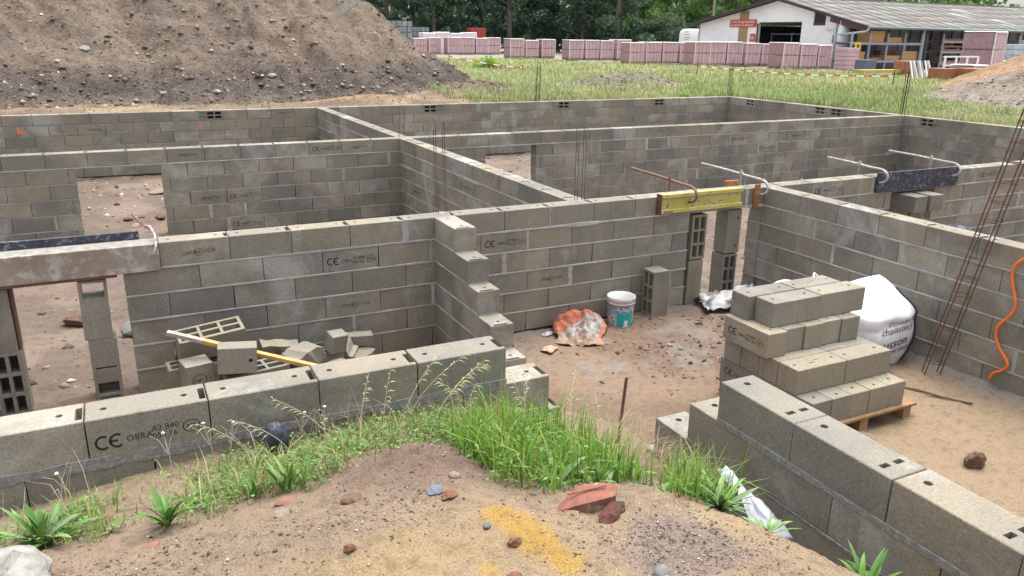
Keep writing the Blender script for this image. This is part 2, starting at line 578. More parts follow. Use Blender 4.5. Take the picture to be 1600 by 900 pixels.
def wall(label, axis, face, a0, a1, phase, ext=None, openings=(), vents=(), stamps=(), n=6, topkind=1, lintel=(), smear=0.10, mmat=None, wide=0.0, pointed=99):
    """axis x: visible face looks -Y at Y=face; axis y: visible face looks -X at X=face"""
    ext = ext or {}
    if axis == 'x': root = empty('block_wall', (a0, face + 0.1, FLOOR), label, 'wall')
    else: root = empty('block_wall', (face + 0.1, a0, FLOOR), label, 'wall')
    root['kind'] = 'thing'
    rl = Vector(root.location)
    mort = MB()

    def P(u, off, z):
        # u along the wall, off: outwards from the visible face (negative = into the wall)
        p = Vector((u, face - off, z)) if axis == 'x' else Vector((face - off, u, z))
        return p - rl
    for c in range(n):
        s, e = ext.get(c, (a0, a1))
        zt = -CP * c; zb = zt - BH
        ops = sorted((o0, o1) for (o0, o1, c0, c1) in openings if c0 <= c <= c1)
        spans = []; cur = s
        for o0, o1 in ops:
            if o0 > cur: spans.append((cur, min(o0, e)))
            cur = max(cur, o1)
        if cur < e: spans.append((cur, e))
        exposed_prev = ext.get(c - 1)
        for (p, q) in spans:
            off = phase + (0.25 if c % 2 else 0.0)
            k = math.floor((p - off) / 0.5)
            joints = [p]
            while off + (k + 1) * 0.5 < q - 0.075:
                k += 1
                x = off + k * 0.5
                if x > joints[-1] + 0.075: joints.append(x)
            joints.append(q)
            for a, b in zip(joints[:-1], joints[1:]):
                L = b - a; mid = (a + b) / 2
                vent = [v for v in vents if c == 0 and abs(v[0] - mid) <= 0.25 and L > 0.45]
                istop = c == 0 or (exposed_prev is not None and not (exposed_prev[0] <= mid <= exposed_prev[1]))
                if exposed_prev is not None and c > 0:
                    istop = a < exposed_prev[0] - 0.02 or b > exposed_prev[1] + 0.02
                jx = random.uniform(-0.0025, 0.0025)
                ry = random.uniform(-0.004, 0.004)
                pos = P(mid, -0.1 + jx, zb)
                rz = (0 if axis == 'x' else -math.pi / 2) + random.uniform(-0.004, 0.004)
                if vent:
                    o = link('vent_block', VENT[vent[0][1]], root, P(mid, -0.198, zb + BH / 2), (math.pi / 2, 0, 0 if axis == 'x' else -math.pi / 2))
                    continue
                o = link('block', block_mesh(L, (topkind if istop else 0), random.randrange(3) if not istop else 0), root, pos, (random.uniform(-0.003, 0.003), 0, rz))
                for (su, scv, sk) in stamps:
                    if sc_match(scv, c) and a < su < b:
                        link('print', STAMP[sk], o, (random.uniform(-0.012, 0.012), -0.1008, BH / 2 + random.uniform(-0.008, 0.008)), (0, random.uniform(-0.05, 0.05), 0)).scale = (1.1, 1, 1.15)
            # bed joint under this course
            if c < n - 1:
                s2, e2 = ext.get(c + 1, (a0, a1))
                lo, hi = max(p, s2), min(q, e2)
                if hi - lo > 0.05:
                    m = (lo + hi) / 2
                    mort.box(P(m, -0.1, zb - (CP - BH) / 2), ((hi - lo) - 0.01, 0.188, CP - BH + 0.004) if axis == 'x' else (0.188, (hi - lo) - 0.01, CP - BH + 0.004))
                    for side in ((0, 1) if c < pointed else ()):
                        ribbon(mort, P, lo, hi, zb, side, wide if c == 0 and side == 0 else 0.0)
            # smeared head joints
            for a in joints[1:-1]:
                if random.random() < smear:
                    smear_patch(mort, P, a, zt, zb)
    for (l0, l1) in lintel:
        lb = MB()
        lb.box(P((l0 + l1) / 2, -0.1, -0.105), ((l1 - l0), 0.196, 0.2) if axis == 'x' else (0.196, l1 - l0, 0.2))
        lb.build('lintel', M_CONC, root)
    mort.build('mortar', mmat or M_MORTAR, root)
    return root


def sc_match(a, c): return a == c


def ribbon(mb, P, lo, hi, zb, side, wide=0.0):
    step = 0.055 if wide == 0 else 0.025; n = max(2, int((hi - lo) / step)); vs = []; sd = random.random() * 100
    z1, z0 = zb, zb - (CP - BH)
    fat = random.random()
    for i in range(n + 1):
        u = lo + (hi - lo) * i / n
        nz = float(vnoise(u, sd, 7, 3)); n2 = float(vnoise(u, sd + 9, 2.2, 5))
        w_ = 0.001 + 0.005 * nz + (0.022 * max(0, n2 - 0.6) / 0.4) * (1 if fat > 0.55 else 0.12)
        pr = 0.002 + 0.0035 * n2
        if wide:
            n3 = float(vnoise(u, sd + 4, 18, 6)); w_ = 0.004 + wide * (0.25 + 0.9 * n2) * (0.75 + 0.5 * n3); pr = 0.0015 + 0.003 * n3
        top = z1 + w_ * 0.6; bot = z0 - w_
        for z, q in ((top, 0.0004), (top - 0.004, pr), (bot + 0.004, pr), (bot, 0.0004)):
            off = q if side == 0 else -0.2 - q
            vs.append(P(u, off, z))
    fs = []
    for i in range(n):
        for k in range(3):
            a = i * 4 + k
            f = (a, a + 1, a + 5, a + 4)
            fs.append(f if side == 0 else f[::-1])
    mb.add(vs, fs)


def smear_patch(mb, P, u, zt, zb):
    vs = []; n = 7; w0 = random.uniform(0.008, 0.034); sh = random.uniform(-0.01, 0.01)
    for i in range(n + 1):
        z = zt + (zb - zt) * i / n
        l = w0 * random.uniform(0.6, 1.2); r = w0 * random.uniform(0.6, 1.2)
        for q, o in ((-l, 0.0003), (-l * 0.6, 0.003), (r * 0.6, 0.003), (r, 0.0003)):
            vs.append(P(u + sh + q, o, z))
    fs = []
    for i in range(n):
        for k in range(3):
            a = i * 4 + k; fs.append((a, a + 4, a + 5, a + 1))
    mb.add(vs, fs)


YW1, YW2, YW7, YW8 = 3.49, 6.58, 12.12, 17.91
XC, XS, X4, X9 = 2.47, 3.99, 6.43, 15.75

# front wall with its stepped end
wall('low block wall behind the grassy mound, black CE mark printed on its face', 'x', YW1, -2.6, 1.71, -0.294,
     ext={0: (-2.6, 1.71), 1: (-2.6, 1.98), 2: (-2.6, 2.06), 3: (-2.6, 2.2), 4: (-2.6, XC), 5: (-2.6, XC)},
     stamps=[(-0.05, 0, 'full')], smear=0.0, mmat=M_MORTARD, wide=0.03)
# stepped cross wall (far stepping end)
wall('short stepped block wall descending like stairs into the gap', 'y', XC, 3.9, YW2 - 0.004, YW2 - 0.49,
     ext={0: (6.09, YW2 - 0.004), 1: (5.80, YW2 - 0.004), 2: (5.59, YW2 - 0.004), 3: (5.32, YW2 - 0.004), 4: (5.09, YW2 - 0.004), 5: (3.9, YW2 - 0.004)}, topkind=1, smear=0.0)
# stepped cross wall, near end
wall('block wall with stepped end beside the sandy room, pairs of slots in its top', 'y', XC, -0.8, 2.66, 2.195,
     ext={0: (-0.8, 2.67), 1: (-0.8, 2.88), 2: (-0.8, 3.15), 3: (-0.8, 3.22), 4: (-0.8, 3.485), 5: (-0.8, 3.485)}, topkind=2, smear=0.0, mmat=M_MORTARD, wide=0.018)
# long middle wall
wall('long block wall carrying the yellow beam, with the bucket at its foot', 'x', YW2, -2.6, X9, 0.187,
     openings=[(-1.15, -0.12, 1, 5), (5.41, X4 - 0.01, 1, 5), (8.55, 9.36, 1, 2), (-1.5, 0.16, 0, 0)], lintel=[(-1.5, 0.156)],
     stamps=[(0.35, 0, 'short'), (1.55, 1, 'full'), (1.55, 3, 'short'), (3.3, 1, 'full'), (3.55, 3, 'short'), (7.4, 0, 'full'), (10.2, 0, 'full')], smear=0.16)
# wall behind it
wall('long block wall with two door gaps across the middle of the foundation', 'x', YW7, -4.2, X9, 0.05,
     openings=[(-0.62, 0.45, 1, 5), (5.5, 6.46, 1, 5)],
     stamps=[(0.85, 0, 'short'), (2.75, 0, 'full'), (3.35, 0, 'short'), (1.05, 3, 'short'), (1.6, 3, 'full'), (1.7, 5, 'full'), (11.2, 1, 'full'), (11.9, 2, 'full'), (12.6, 1, 'short')], smear=0.12, pointed=1)
# back wall
REAR = wall('rear block wall with vent blocks in its top course, beside the soil heap', 'x', YW8, -5.2, X9, 0.0,
     vents=[(1.55, 'a'), (6.75, 'b'), (10.1, 'a'), (13.3, 'a')], stamps=[(3.2, 0, 'short'), (-0.7, 1, 'short')], smear=0.1, mmat=M_MORTARD, pointed=0)
M_SPRAY = plain('orange_spray', (0.75, 0.16, 0.05), 0.7)
M_SPRAYP = plain('pink_spray', (0.72, 0.16, 0.14), 0.7)
for (x, z, w_, h_, m_) in ((-1.76, -0.28, 0.05, 0.16, M_SPRAY), (-1.67, -0.33, 0.13, 0.05, M_SPRAY), (1.53, -0.31, 0.04, 0.12, M_SPRAY), (2.17, -0.29, 0.05, 0.05, M_SPRAY), (6.76, -0.28, 0.06, 0.06, M_SPRAYP), (7.33, -0.52, 0.05, 0.05, M_SPRAY)):
    mb = MB(); k_ = 10
    mb.add([(x + w_ / 2 * math.cos(2 * math.pi * i / k_) * (0.8 + 0.3 * random.random()), YW8 - 0.0055, z + h_ / 2 * math.sin(2 * math.pi * i / k_) * (0.8 + 0.3 * random.random())) for i in range(k_)], [tuple(range(k_))])
    o_ = mb.build('paint_mark', m_, REAR); o_.location = -Vector(REAR.location)
# spine
wall('block wall running back from the yellow beam wall to the rear wall', 'y', XS, YW2 + 0.204, YW8 - 0.004, 6.9,
     stamps=[(11.4, 0, 'short'), (9.4, 1, 'full'), (10.9, 2, 'short'), (11.6, 3, 'short')], smear=0.03)
# right room wall
wall('block wall behind the white bulk bag and the leaning rebar cage', 'y', X4, 0.9, YW2 - 0.004, 5.03, smear=0.12)
# right outer wall
wall('outer block wall with vent blocks beside the green weeds', 'y', X9, 3.2, YW8 + 0.2, 17.2, vents=[(16.95, 'b'), (14.2, 'b'), (11.4, 'b')], smear=0.04, mmat=M_MORTARD)


# ------------------------------------------------------------------ ground
def grid_mesh(name, xs, ys, zf, cf, mat, hole=None):
    X, Y = np.meshgrid(xs, ys)
    Z = zf(X, Y)
    V = np.stack([X, Y, Z], -1).reshape(-1, 3)
    C = cf(X, Y, Z).reshape(-1, 3)
    ny, nx = X.shape
    i = np.arange((ny - 1) * (nx - 1)); r, c = i // (nx - 1), i % (nx - 1)
    a = r * nx + c
    T = np.stack([a, a + 1, a + nx + 1, a + nx], -1)
    if hole is not None:
        cx = (X[:-1, :-1] + X[1:, 1:]).ravel() / 2; cy = (Y[:-1, :-1] + Y[1:, 1:]).ravel() / 2
        T = T[~hole(cx, cy)]
    return fastmesh(name, V, T, mat, C, True)


def lerp3(a, b, t):
    t = np.asarray(t)[..., None]
    return np.asarray(a) * (1 - t) + np.asarray(b) * t


# thin-plate surface of the front mound
MC = np.array([(-4, 3.5, -.4), (-2.5, 3.5, -.4), (-.61, 3.5, -.36), (-.3, 3.5, -.31), (.19, 3.5, -.27), (.76, 3.5, -.29), (1.37, 3.5, -.30), (1.7, 3.5, -.34), (2.0, 3.5, -.45), (2.4, 3.5, -.62),
               (-.5, 1.8, -.05), (.3, 1.8, -.02), (.9, 1.8, 0.0), (1.5, 1.75, -.03), (-.6, 2.5, -.09), (.2, 2.5, -.08), (.92, 2.72, -.06), (.75, 2.95, -.15), (1.4, 2.5, -.18), (.3, 3.0, -.2), (-.6, 3.0, -.2),
               (1.85, 1.7, -.05), (2.12, 1.72, -.25), (2.4, 1.85, -.6), (1.9, 1.3, -.03), (2.2, 1.2, -.32), (2.34, 1.6, -.40), (2.45, 1.2, -.6), (1.75, 2.2, -.14), (2.1, 2.3, -.36), (2.42, 2.5, -.62), (2.4, 3.0, -.62), (2.1, 3.1, -.5), (1.6, 3.0, -.32),
               (-3, 0, 0.0), (0, 0, 0.0), (1.5, 0, 0.0), (2.4, 0, -.55), (-3, 2, -.1), (-3, -3, 0), (1, -3, 0), (2.4, -3, -.5), (1.25, 2.1, -.03), (1.3, 1.4, 0.0), (-1.2, 2.4, -.08)])


def tps_fit(P):
    n = len(P); d2 = ((P[:, None, :2] - P[None, :, :2]) ** 2).sum(-1)
    K = np.where(d2 > 0, d2 * np.log(d2 + 1e-12), 0) / 2 + np.eye(n) * 0.02
    A = np.zeros((n + 3, n + 3)); A[:n, :n] = K; A[:n, n] = 1; A[:n, n + 1:] = P[:, :2]; A[n, :n] = 1; A[n + 1:, :n] = P[:, :2].T
    return np.linalg.solve(A, np.r_[P[:, 2], 0, 0, 0])


TW = tps_fit(MC)


def mound_z(X, Y, detail=True):
    X = np.asarray(X, float); Y = np.asarray(Y, float)
    z = TW[-3] + TW[-2] * X + TW[-1] * Y
    for (a, b, _), w_ in zip(MC, TW[:-3]):
        d2 = (X - a) ** 2 + (Y - b) ** 2
        z = z + w_ * d2 * np.log(d2 + 1e-12) / 2
    if detail:
        z = z + (fbm(X, Y, 3.0, 3, 3) - 0.5) * 0.06 + (fbm(X, Y, 14, 4, 5) - 0.5) * 0.044 + (fbm(X, Y, 55, 2, 8) - 0.5) * 0.010
        z = z + 0.02 * np.clip(1 - np.hypot((X - 1.06) / 0.12, (Y - 1.97) / 0.2), 0, 1)
        # the crumbly brown lump in front of the grass
        d = np.hypot((X - 0.93) / 0.30, (Y - 2.70) / 0.22)
        z = z + 0.055 * np.clip(1 - d, 0, 1) * (0.6 + 0.8 * fbm(X, Y, 22, 3, 9))
    return z


def mound_c(X, Y, Z):
    n1 = fbm(X, Y, 2.2, 4, 21); n2 = fbm(X, Y, 6, 4, 22); n3 = fbm(X, Y, 20, 3, 23)
    c = lerp3((0.29, 0.215, 0.138), (0.262, 0.197, 0.13), sstep(0.3, 0.7, n2))
    # grey brown gravelly soil further from the camera
    band = sstep(2.05, 2.5, Y + 0.45 * (n1 - 0.5) + 0.15 * (n3 - .5) + 0.25 * np.abs(X - 0.7))
    c = lerp3(np.zeros(3), np.zeros(3), band) * 0 + c * (1 - band[..., None]) + np.asarray((0.235, 0.178, 0.125)) * band[..., None]
    lump = np.clip(1.5 - np.hypot((X - 0.95) / 0.36, (Y - 2.72) / 0.26) + 0.5 * (n2 - .5), 0, 1)
    c = c * (1 - lump[..., None]) + np.asarray((0.165, 0.115, 0.09)) * lump[..., None]
    # greyish gravel on the right
    g = sstep(0.55, 0.95, 1.3 - np.hypot((X - 1.5) / 0.42, (Y - 1.72) / 0.36) + 0.5 * (n2 - .5))
    c = c * (1 - g[..., None]) + np.asarray((0.215, 0.165, 0.135)) * g[..., None]
    # pale yellowish sand around the near middle
    s = 0.8 * sstep(0.1, 1.1, 1.25 - np.hypot((X - 0.55) / 0.55, (Y - 1.98) / 0.26) + 0.9 * (n2 - .5) + 0.5 * (n3 - .5))
    c = c * (1 - s[..., None]) + np.asarray((0.30, 0.222, 0.12)) * s[..., None]
    s = sstep(0.4, 0.9, 1.2 - np.hypot((X - 1.78) / 0.22, (Y - 1.78) / 0.3) + 0.5 * (n2 - .5))
    c = c * (1 - s[..., None]) + np.asarray((0.31, 0.235, 0.145)) * s[..., None]
    # ochre sand spill
    t = np.clip((2.16 - Y) / 0.42, 0, 1); ax = 1.02 + 0.085 * t
    n4 = fbm(X, Y, 11, 4, 27)
    s = 0.92 * sstep(-0.15, 0.5, 1 - np.hypot((X - ax) / (0.085 - 0.01 * t), (Y - np.clip(Y, 1.80, 2.12)) / 0.07) + 0.9 * (n4 - .5) + 0.4 * (n3 - .5))
    c = c * (1 - s[..., None]) + np.asarray((0.34, 0.215, 0.06)) * s[..., None]
    s = sstep(0.3, 0.8, 1 - np.hypot((X - 0.86) / 0.08, (Y - 1.86) / 0.1) + 0.8 * (n2 - .5)) * 0.8
    c = c * (1 - s[..., None]) + np.asarray((0.34, 0.225, 0.07)) * s[..., None]
    return c


mo = link('mound', grid_mesh('mound', np.linspace(-4.2, 2.56, 330), np.linspace(-3, 3.58, 330), mound_z, mound_c, M_SOIL))
tag(mo, kind='structure')


def floor_z(X, Y):
    z = FLOOR + (fbm(X, Y, 0.8, 3, 31) - 0.5) * 0.10 + (fbm(X, Y, 5, 4, 33) - 0.5) * 0.07 + (fbm(X, Y, 22, 3, 34) - 0.5) * 0.016
    # soil spilling through the gap
    u = np.clip((X - 2.4) / 1.25, 0, 1); g = np.exp(-((Y - 4.1) / 0.75) ** 2) * (1 - u * u * (3 - 2 * u)) * (X > 2.2)
    z = z + 0.42 * g
    z = z + 0.04 * np.exp(-((X - 5.4) ** 2 + (Y - 5.6) ** 2) / 0.3)
    z = z + 0.07 * (fbm(X, Y, 6, 4, 35) - .45) * np.exp(-((X - 5.0) / 0.8) ** 2 - ((Y - 5.5) / 0.9) ** 2)
    # gravel banked against the right room wall
    z = z + 0.05 * np.exp(-np.clip(X4 - X, 0, 9) / 0.14) * (X < X4 + .1) * (X > 5) * (Y < 6)
    return z


def floor_c(X, Y, Z):
    n1 = fbm(X, Y, 0.9, 4, 41); n2 = fbm(X, Y, 4, 4, 42)
    c = lerp3((0.235, 0.17, 0.12), (0.175, 0.122, 0.087), sstep(0.38, 0.62, n1))
    bk = (Y > 6.68)
    rough_ = lerp3((0.205, 0.158, 0.125), (0.145, 0.112, 0.09), sstep(0.35, 0.62, fbm(X, Y, 1.8, 4, 46)))
    c = np.where(bk[..., None], rough_, c)
    # pale sand in the right room
    s = sstep(0.3, 0.75, (X - 3.9) / 1.6 * 0.5 + (4.6 - Y) * 0.35 + (n1 - .5) * 0.8) * (X > 2.6) * (X < 6.5) * (Y < 6.6)
    c = c * (1 - s[..., None]) + np.asarray((0.275, 0.205, 0.135)) * s[..., None]
    ch = sstep(0.3, 0.6, np.exp(-((X - 5.1) / 0.8) ** 2 - ((Y - 5.5) / 0.8) ** 2) * 0.5 + fbm(X, Y, 2.5, 4, 45) * 0.7 - 0.2) * (X > 2.7) * (X < 6.4) * (Y > 3)
    c = c * (1 - 0.6 * ch[..., None]) + 0.6 * np.asarray((0.155, 0.112, 0.085)) * ch[..., None]
    # grey dusty cement patches
    g = sstep(0.53, 0.68, n2 * 0.6 + 0.4 * fbm(X, Y, 1.3, 3, 44) + 0.10 * np.exp(-((X - 5.2) ** 2 + (Y - 5.6) ** 2) / 0.8)) * (X > 2.6) * (Y > 4.4)
    c = c * (1 - 0.55 * g[..., None]) + 0.55 * np.asarray((0.24, 0.215, 0.19)) * g[..., None]
    g = np.exp(-np.clip(X4 - X, 0, 9) / 0.13) * (X < X4 + .1) * (Y < 6) + 0.6 * np.exp(-np.clip(YW2 - Y, 0, 9) / 0.2) * (X > 2.6) * (X < X4) * (Y < YW2 + .1)
    g = np.clip(g * (0.5 + n2), 0, 1)
    c = c * (1 - g[..., None]) + np.asarray((0.25, 0.235, 0.22)) * g[..., None]
    return c


fx = np.unique(np.r_[np.linspace(-8, -1.5, 30), np.linspace(-1.5, 7, 240), np.linspace(7, 15.9, 60)])
fy = np.unique(np.r_[np.linspace(-6, 2, 20), np.linspace(2, 9, 190), np.linspace(9, 18.0, 90)])
fo = link('floor', grid_mesh('floor', fx, fy, floor_z, floor_c, M_SOIL))
tag(fo, kind='structure')


def ground_z(X, Y):
    far = sstep(18.6, 21, Y) + sstep(16.6, 18, X) * (Y < 19)
    far = np.clip(far, 0, 1)
    z = -0.045 + (fbm(X, Y, 0.5, 4, 51) - 0.45) * 0.16 * far + (fbm(X, Y, 3, 3, 52) - 0.5) * 0.05
    # loose berm along the rear wall
    b = np.exp(-((Y - 18.9) / 0.45) ** 2) * (X < 8.6) * (0.3 + 0.9 * fbm(X, Y, 0.7, 3, 53))
    z = z + 0.10 * b
    z = z + 0.16 * np.exp(-((X - 5.6) / 1.1) ** 2 - ((Y - 19.1) / 0.5) ** 2)
    z = z + 0.40 * (0.5 + fbm(X, Y, 1.6, 4, 54)) * np.exp(-((X - 9.6) / 1.2) ** 2 - ((Y - 21.3) / 0.9) ** 2)
    z = z + 0.45 * (0.5 + fbm(X, Y, 1.6, 4, 55)) * np.exp(-((X - 15.2) / 2.3) ** 2 - ((Y - 22.6) / 1.3) ** 2)
    return z


def ground_c(X, Y, Z):
    n1 = fbm(X, Y, 0.35, 4, 61); n2 = fbm(X, Y, 2.0, 4, 62)
    c = lerp3((0.21, 0.23, 0.09), (0.29, 0.27, 0.14), sstep(0.3, 0.7, n1))
    # trodden sand next to the walls and under the heap
    s = np.clip(sstep(1.1, 0.25, Y - 18.1 + 0.8 * (n2 - .5)) + sstep(11.0, 9.0, X + 3 * (n1 - .5)) * sstep(24, 21.5, Y + 2 * (n2 - .5)), 0, 1)
    c = c * (1 - s[..., None]) + lerp3((0.25, 0.19, 0.125), (0.16, 0.12, 0.088), sstep(0.35, 0.6, n2)) * s[..., None]
    s = 0.8 * np.clip(1.3 - np.hypot((X - 5.6) / 1.3, (Y - 19.1) / 0.5), 0, 1)
    c = c * (1 - s[..., None]) + np.asarray((0.26, 0.17, 0.10)) * s[..., None]
    for (cx, cy, rx, ry, colr) in ((9.6, 21.3, 1.9, 1.3, (0.145, 0.11, 0.082)), (15.2, 22.5, 3.3, 1.6, (0.165, 0.145, 0.12))):
        g = sstep(0.1, 0.6, 1.1 - np.hypot((X - cx) / rx, (Y - cy) / ry) + 0.8 * (n2 - .5))
        c = c * (1 - g[..., None]) + np.asarray(colr) * g[..., None]
    # yard surface round the barn
    yd = sstep(-1, 2, X - 26 + (Y - 50) * 0.35 + 3 * (n1 - .5)) * (Y > 20)
    yd = np.clip(yd + sstep(55, 58, Y), 0, 1)
    c = c * (1 - yd[..., None]) + np.asarray((0.27, 0.235, 0.20)) * yd[..., None]
    return c


gx = np.unique(np.r_[-400, -200, -100, -60, -30, -15, np.linspace(-8, 15.85, 90), np.linspace(15.85, 45, 130), 50, 60, 80, 110, 160, 260, 500])
gy = np.unique(np.r_[-80, -40, -20, -6, np.linspace(-2, 18.02, 60), np.linspace(18.02, 40, 150), 45, 50, 60, 75, 100, 150, 250, 600])
go = link('ground', grid_mesh('ground', gx, gy, ground_z, ground_c, M_GROUND, hole=lambda x, y: (x > -8) & (x < 15.85) & (y > -6) & (y < 18.02)))
tag(go, kind='structure')


# ------------------------------------------------------------------ soil heaps
def heap_obj(name, label, cx, cy, zf, cf, rx, ry, nx, ny, mat, cat='soil heap'):
    xs = np.linspace(-rx, rx, nx); ys = np.linspace(-ry, ry, ny)
    me = grid_mesh(name, xs, ys, lambda X, Y: zf(X + cx, Y + cy) - 0.0, lambda X, Y, Z: cf(X + cx, Y + cy, Z), mat)
    o = link(name, me, None, (cx, cy, 0))
    return tag(o, label, cat)


def heap_z(X, Y):
    # ridge from (-16,28) to (1.2,28)
    px = np.clip(X, -16, 3.6); py = 27.6 + 0.05 * (px)
    d = np.hypot(X - px, (Y - py))
    d = d + 1.5 * (fbm(X, Y, 0.22, 3, 71) - 0.5)
    z = 5.35 - 0.72 * d
    z = np.where(z < 0.5, z * 0.8 + 0.1, z)
    rill = (fbm(X * 1.6 + Y * 0.35, Y * 0.25, 0.9, 4, 72) - 0.5)
    z = z + 0.7 * (fbm(X, Y, 0.7, 4, 73) - 0.5) + 0.75 * rill + 0.34 * (fbm(X, Y, 3.0, 4, 74) - 0.5)
    return np.maximum(z, -0.3)


def heap_c(X, Y, Z):
    n1 = fbm(X, Y, 0.4, 4, 75); n2 = fbm(X, Y, 1.8, 4, 76)
    c = lerp3((0.158, 0.124, 0.098), (0.192, 0.15, 0.115), sstep(0.38, 0.62, n1))
    c = c * (1 - 0.5 * sstep(0.5, 0.7, n2)[..., None]) + 0.5 * np.asarray((0.118, 0.095, 0.08)) * sstep(0.5, 0.7, n2)[..., None]
    # dark debris skirt
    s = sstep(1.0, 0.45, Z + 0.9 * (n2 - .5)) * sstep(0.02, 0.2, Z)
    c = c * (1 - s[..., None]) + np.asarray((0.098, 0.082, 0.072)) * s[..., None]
    return c


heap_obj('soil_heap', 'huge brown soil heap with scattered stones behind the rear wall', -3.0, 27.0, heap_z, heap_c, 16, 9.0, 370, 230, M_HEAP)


def gh_z(X, Y):
    d = np.hypot((X - 24.2) / 1.1, (Y - 13.0) * 0.95) + 0.9 * (fbm(X, Y, 0.5, 3, 81) - .5)
    z = 1.45 - 0.37 * d + 0.22 * (fbm(X, Y, 1.5, 4, 82) - .5) + 0.10 * (fbm(X, Y, 6, 3, 83) - .5)
    return np.maximum(np.minimum(z, 1.1 + 0.1 * fbm(X, Y, 2, 3, 84)), -0.3)


heap_obj('gravel_heap', 'low grey stony rubble heap beside the outer block wall', 23.5, 13.0, gh_z,
         lambda X, Y, Z: lerp3((0.24, 0.205, 0.17), (0.19, 0.155, 0.125), sstep(0.4, 0.6, fbm(X, Y, 1.5, 4, 85))), 6.0, 5.5, 110, 110, M_HEAP, 'rubble heap')


def sh_z(X, Y):
    d = np.hypot(X - 29.8, Y - 16.6) + 0.8 * (fbm(X, Y, 0.5, 3, 86) - .5)
    return np.maximum(1.75 - 0.42 * d + 0.16 * (fbm(X, Y, 1.8, 4, 87) - .5), -0.3)


heap_obj('sand_heap', 'orange brown sand heap rising behind the grey rubble heap', 29.8, 16.6, sh_z,
         lambda X, Y, Z: lerp3((0.31, 0.21, 0.125), (0.25, 0.165, 0.10), sstep(0.4, 0.6, fbm(X, Y, 1.2, 4, 88))), 5.5, 5.5, 70, 70, M_HEAP, 'sand heap')


# ------------------------------------------------------------------ pebbles and clods (uncountable)
OCT = np.array([(1, 0, 0), (-1, 0, 0), (0, 1, 0), (0, -1, 0), (0, 0, 1), (0, 0, -1)], float)
OCF = np.array([(0, 2, 4), (2, 1, 4), (1, 3, 4), (3, 0, 4), (2, 0, 5), (1, 2, 5), (3, 1, 5), (0, 3, 5)])


def pebbles(name, pts, sizes, cols, label=None):
    n = len(pts)
    S = sizes[:, None, None] * RNG.uniform(0.5, 1.2, (n, 6, 1)) * np.stack([RNG.uniform(.7, 1.4, n), RNG.uniform(.7, 1.4, n), RNG.uniform(.45, .9, n)], -1)[:, None, :]
    V = OCT[None] * S
    a = RNG.uniform(0, 6.28, n); ca, sa = np.cos(a)[:, None], np.sin(a)[:, None]
    V = np.stack([V[..., 0] * ca - V[..., 1] * sa, V[..., 0] * sa + V[..., 1] * ca, V[..., 2]], -1) + pts[:, None, :]
    T = (OCF[None] + (np.arange(n) * 6)[:, None, None]).reshape(-1, 3)
    o = link(name, fastmesh(name, V.reshape(-1, 3), T, M_PEB, np.repeat(cols, 6, 0)))
    return tag(o, label, None, None, 'stuff')


def pick(n, palette, wts):
    pal = np.array(palette, float)
    i = RNG.choice(len(pal), n, p=np.array(wts) / sum(wts))
    return pal[i] * RNG.uniform(0.75, 1.25, (n, 1))


n = 15000
X = RNG.uniform(-0.9, 2.3, n); Y = RNG.uniform(1.3, 3.1, n)
keep = vnoise(X, Y, 3, 91) + 0.5 * (Y > 2.2) > RNG.uniform(0.2, 1.1, n)
X, Y = X[keep], Y[keep]
Z = mound_z(X, Y)
sz = 0.0016 + 0.007 * RNG.random(len(X)) ** 7
pebbles('gravel', np.stack([X, Y, Z], -1), sz, pick(len(X), [(0.12, 0.085, 0.065), (0.24, 0.19, 0.15), (0.38, 0.33, 0.27), (0.22, 0.12, 0.08), (0.07, 0.055, 0.045)], [4, 4, 2, 1, 2]), 'small gravel and soil crumbs lying on the mound')
n = 9000
X = RNG.normal(1.52, 0.20, n); Y = RNG.normal(1.80, 0.17, n)
keep = (fbm(X, Y, 5, 3, 95) > RNG.uniform(0.35, 0.7, n)) & (X < 2.0)
X, Y = X[keep], Y[keep]
pebbles('gravel', np.stack([X, Y, mound_z(X, Y)], -1), 0.0014 + 0.0065 * RNG.random(len(X)) ** 6, pick(len(X), [(0.13, 0.10, 0.085), (0.20, 0.165, 0.135), (0.34, 0.30, 0.26), (0.07, 0.058, 0.05)], [4, 4, 2, 3]), 'greyish gravel beside the terracotta brick')
n = 26000
X = RNG.uniform(-0.7, 2.0, n); Y = RNG.normal(2.48, 0.20, n)
keep = (Y < 3.0) & (fbm(X, Y, 4, 3, 93) > RNG.uniform(0.35, 0.75, n))
X, Y = X[keep], Y[keep]
pebbles('gravel', np.stack([X, Y, mound_z(X, Y)], -1), 0.0014 + 0.0075 * RNG.random(len(X)) ** 6, pick(len(X), [(0.13, 0.095, 0.075), (0.20, 0.155, 0.12), (0.30, 0.25, 0.20), (0.075, 0.06, 0.05)], [4, 4, 2, 2]), 'fine dark gravel in the band before the weeds')
n = 5200
X = RNG.normal(5.0, 0.55, n); Y = RNG.normal(5.5, 0.65, n)
keep = (X < 6.3) & (Y < 6.5) & (X > 2.8) & (fbm(X, Y, 2.2, 3, 94) > RNG.uniform(0.35, 0.7, n)) & ~((X < 5.35) & (Y < 4.75))
X, Y = X[keep], Y[keep]
pebbles('rubble_crumbs', np.stack([X, Y, floor_z(X, Y)], -1), 0.004 + 0.03 * RNG.random(len(X)) ** 5, pick(len(X), [(0.12, 0.08, 0.06), (0.17, 0.125, 0.095), (0.25, 0.22, 0.19), (0.08, 0.06, 0.05)], [4, 4, 1.5, 2]), 'churned dark soil crumbs in the middle of the sandy room')
n = 5000
X = RNG.uniform(-1.4, 6.4, n); Y = RNG.uniform(3.7, 9.5, n)
keep = vnoise(X, Y, 1.5, 92) > RNG.uniform(0.3, 0.9, n)
X, Y = X[keep], Y[keep]
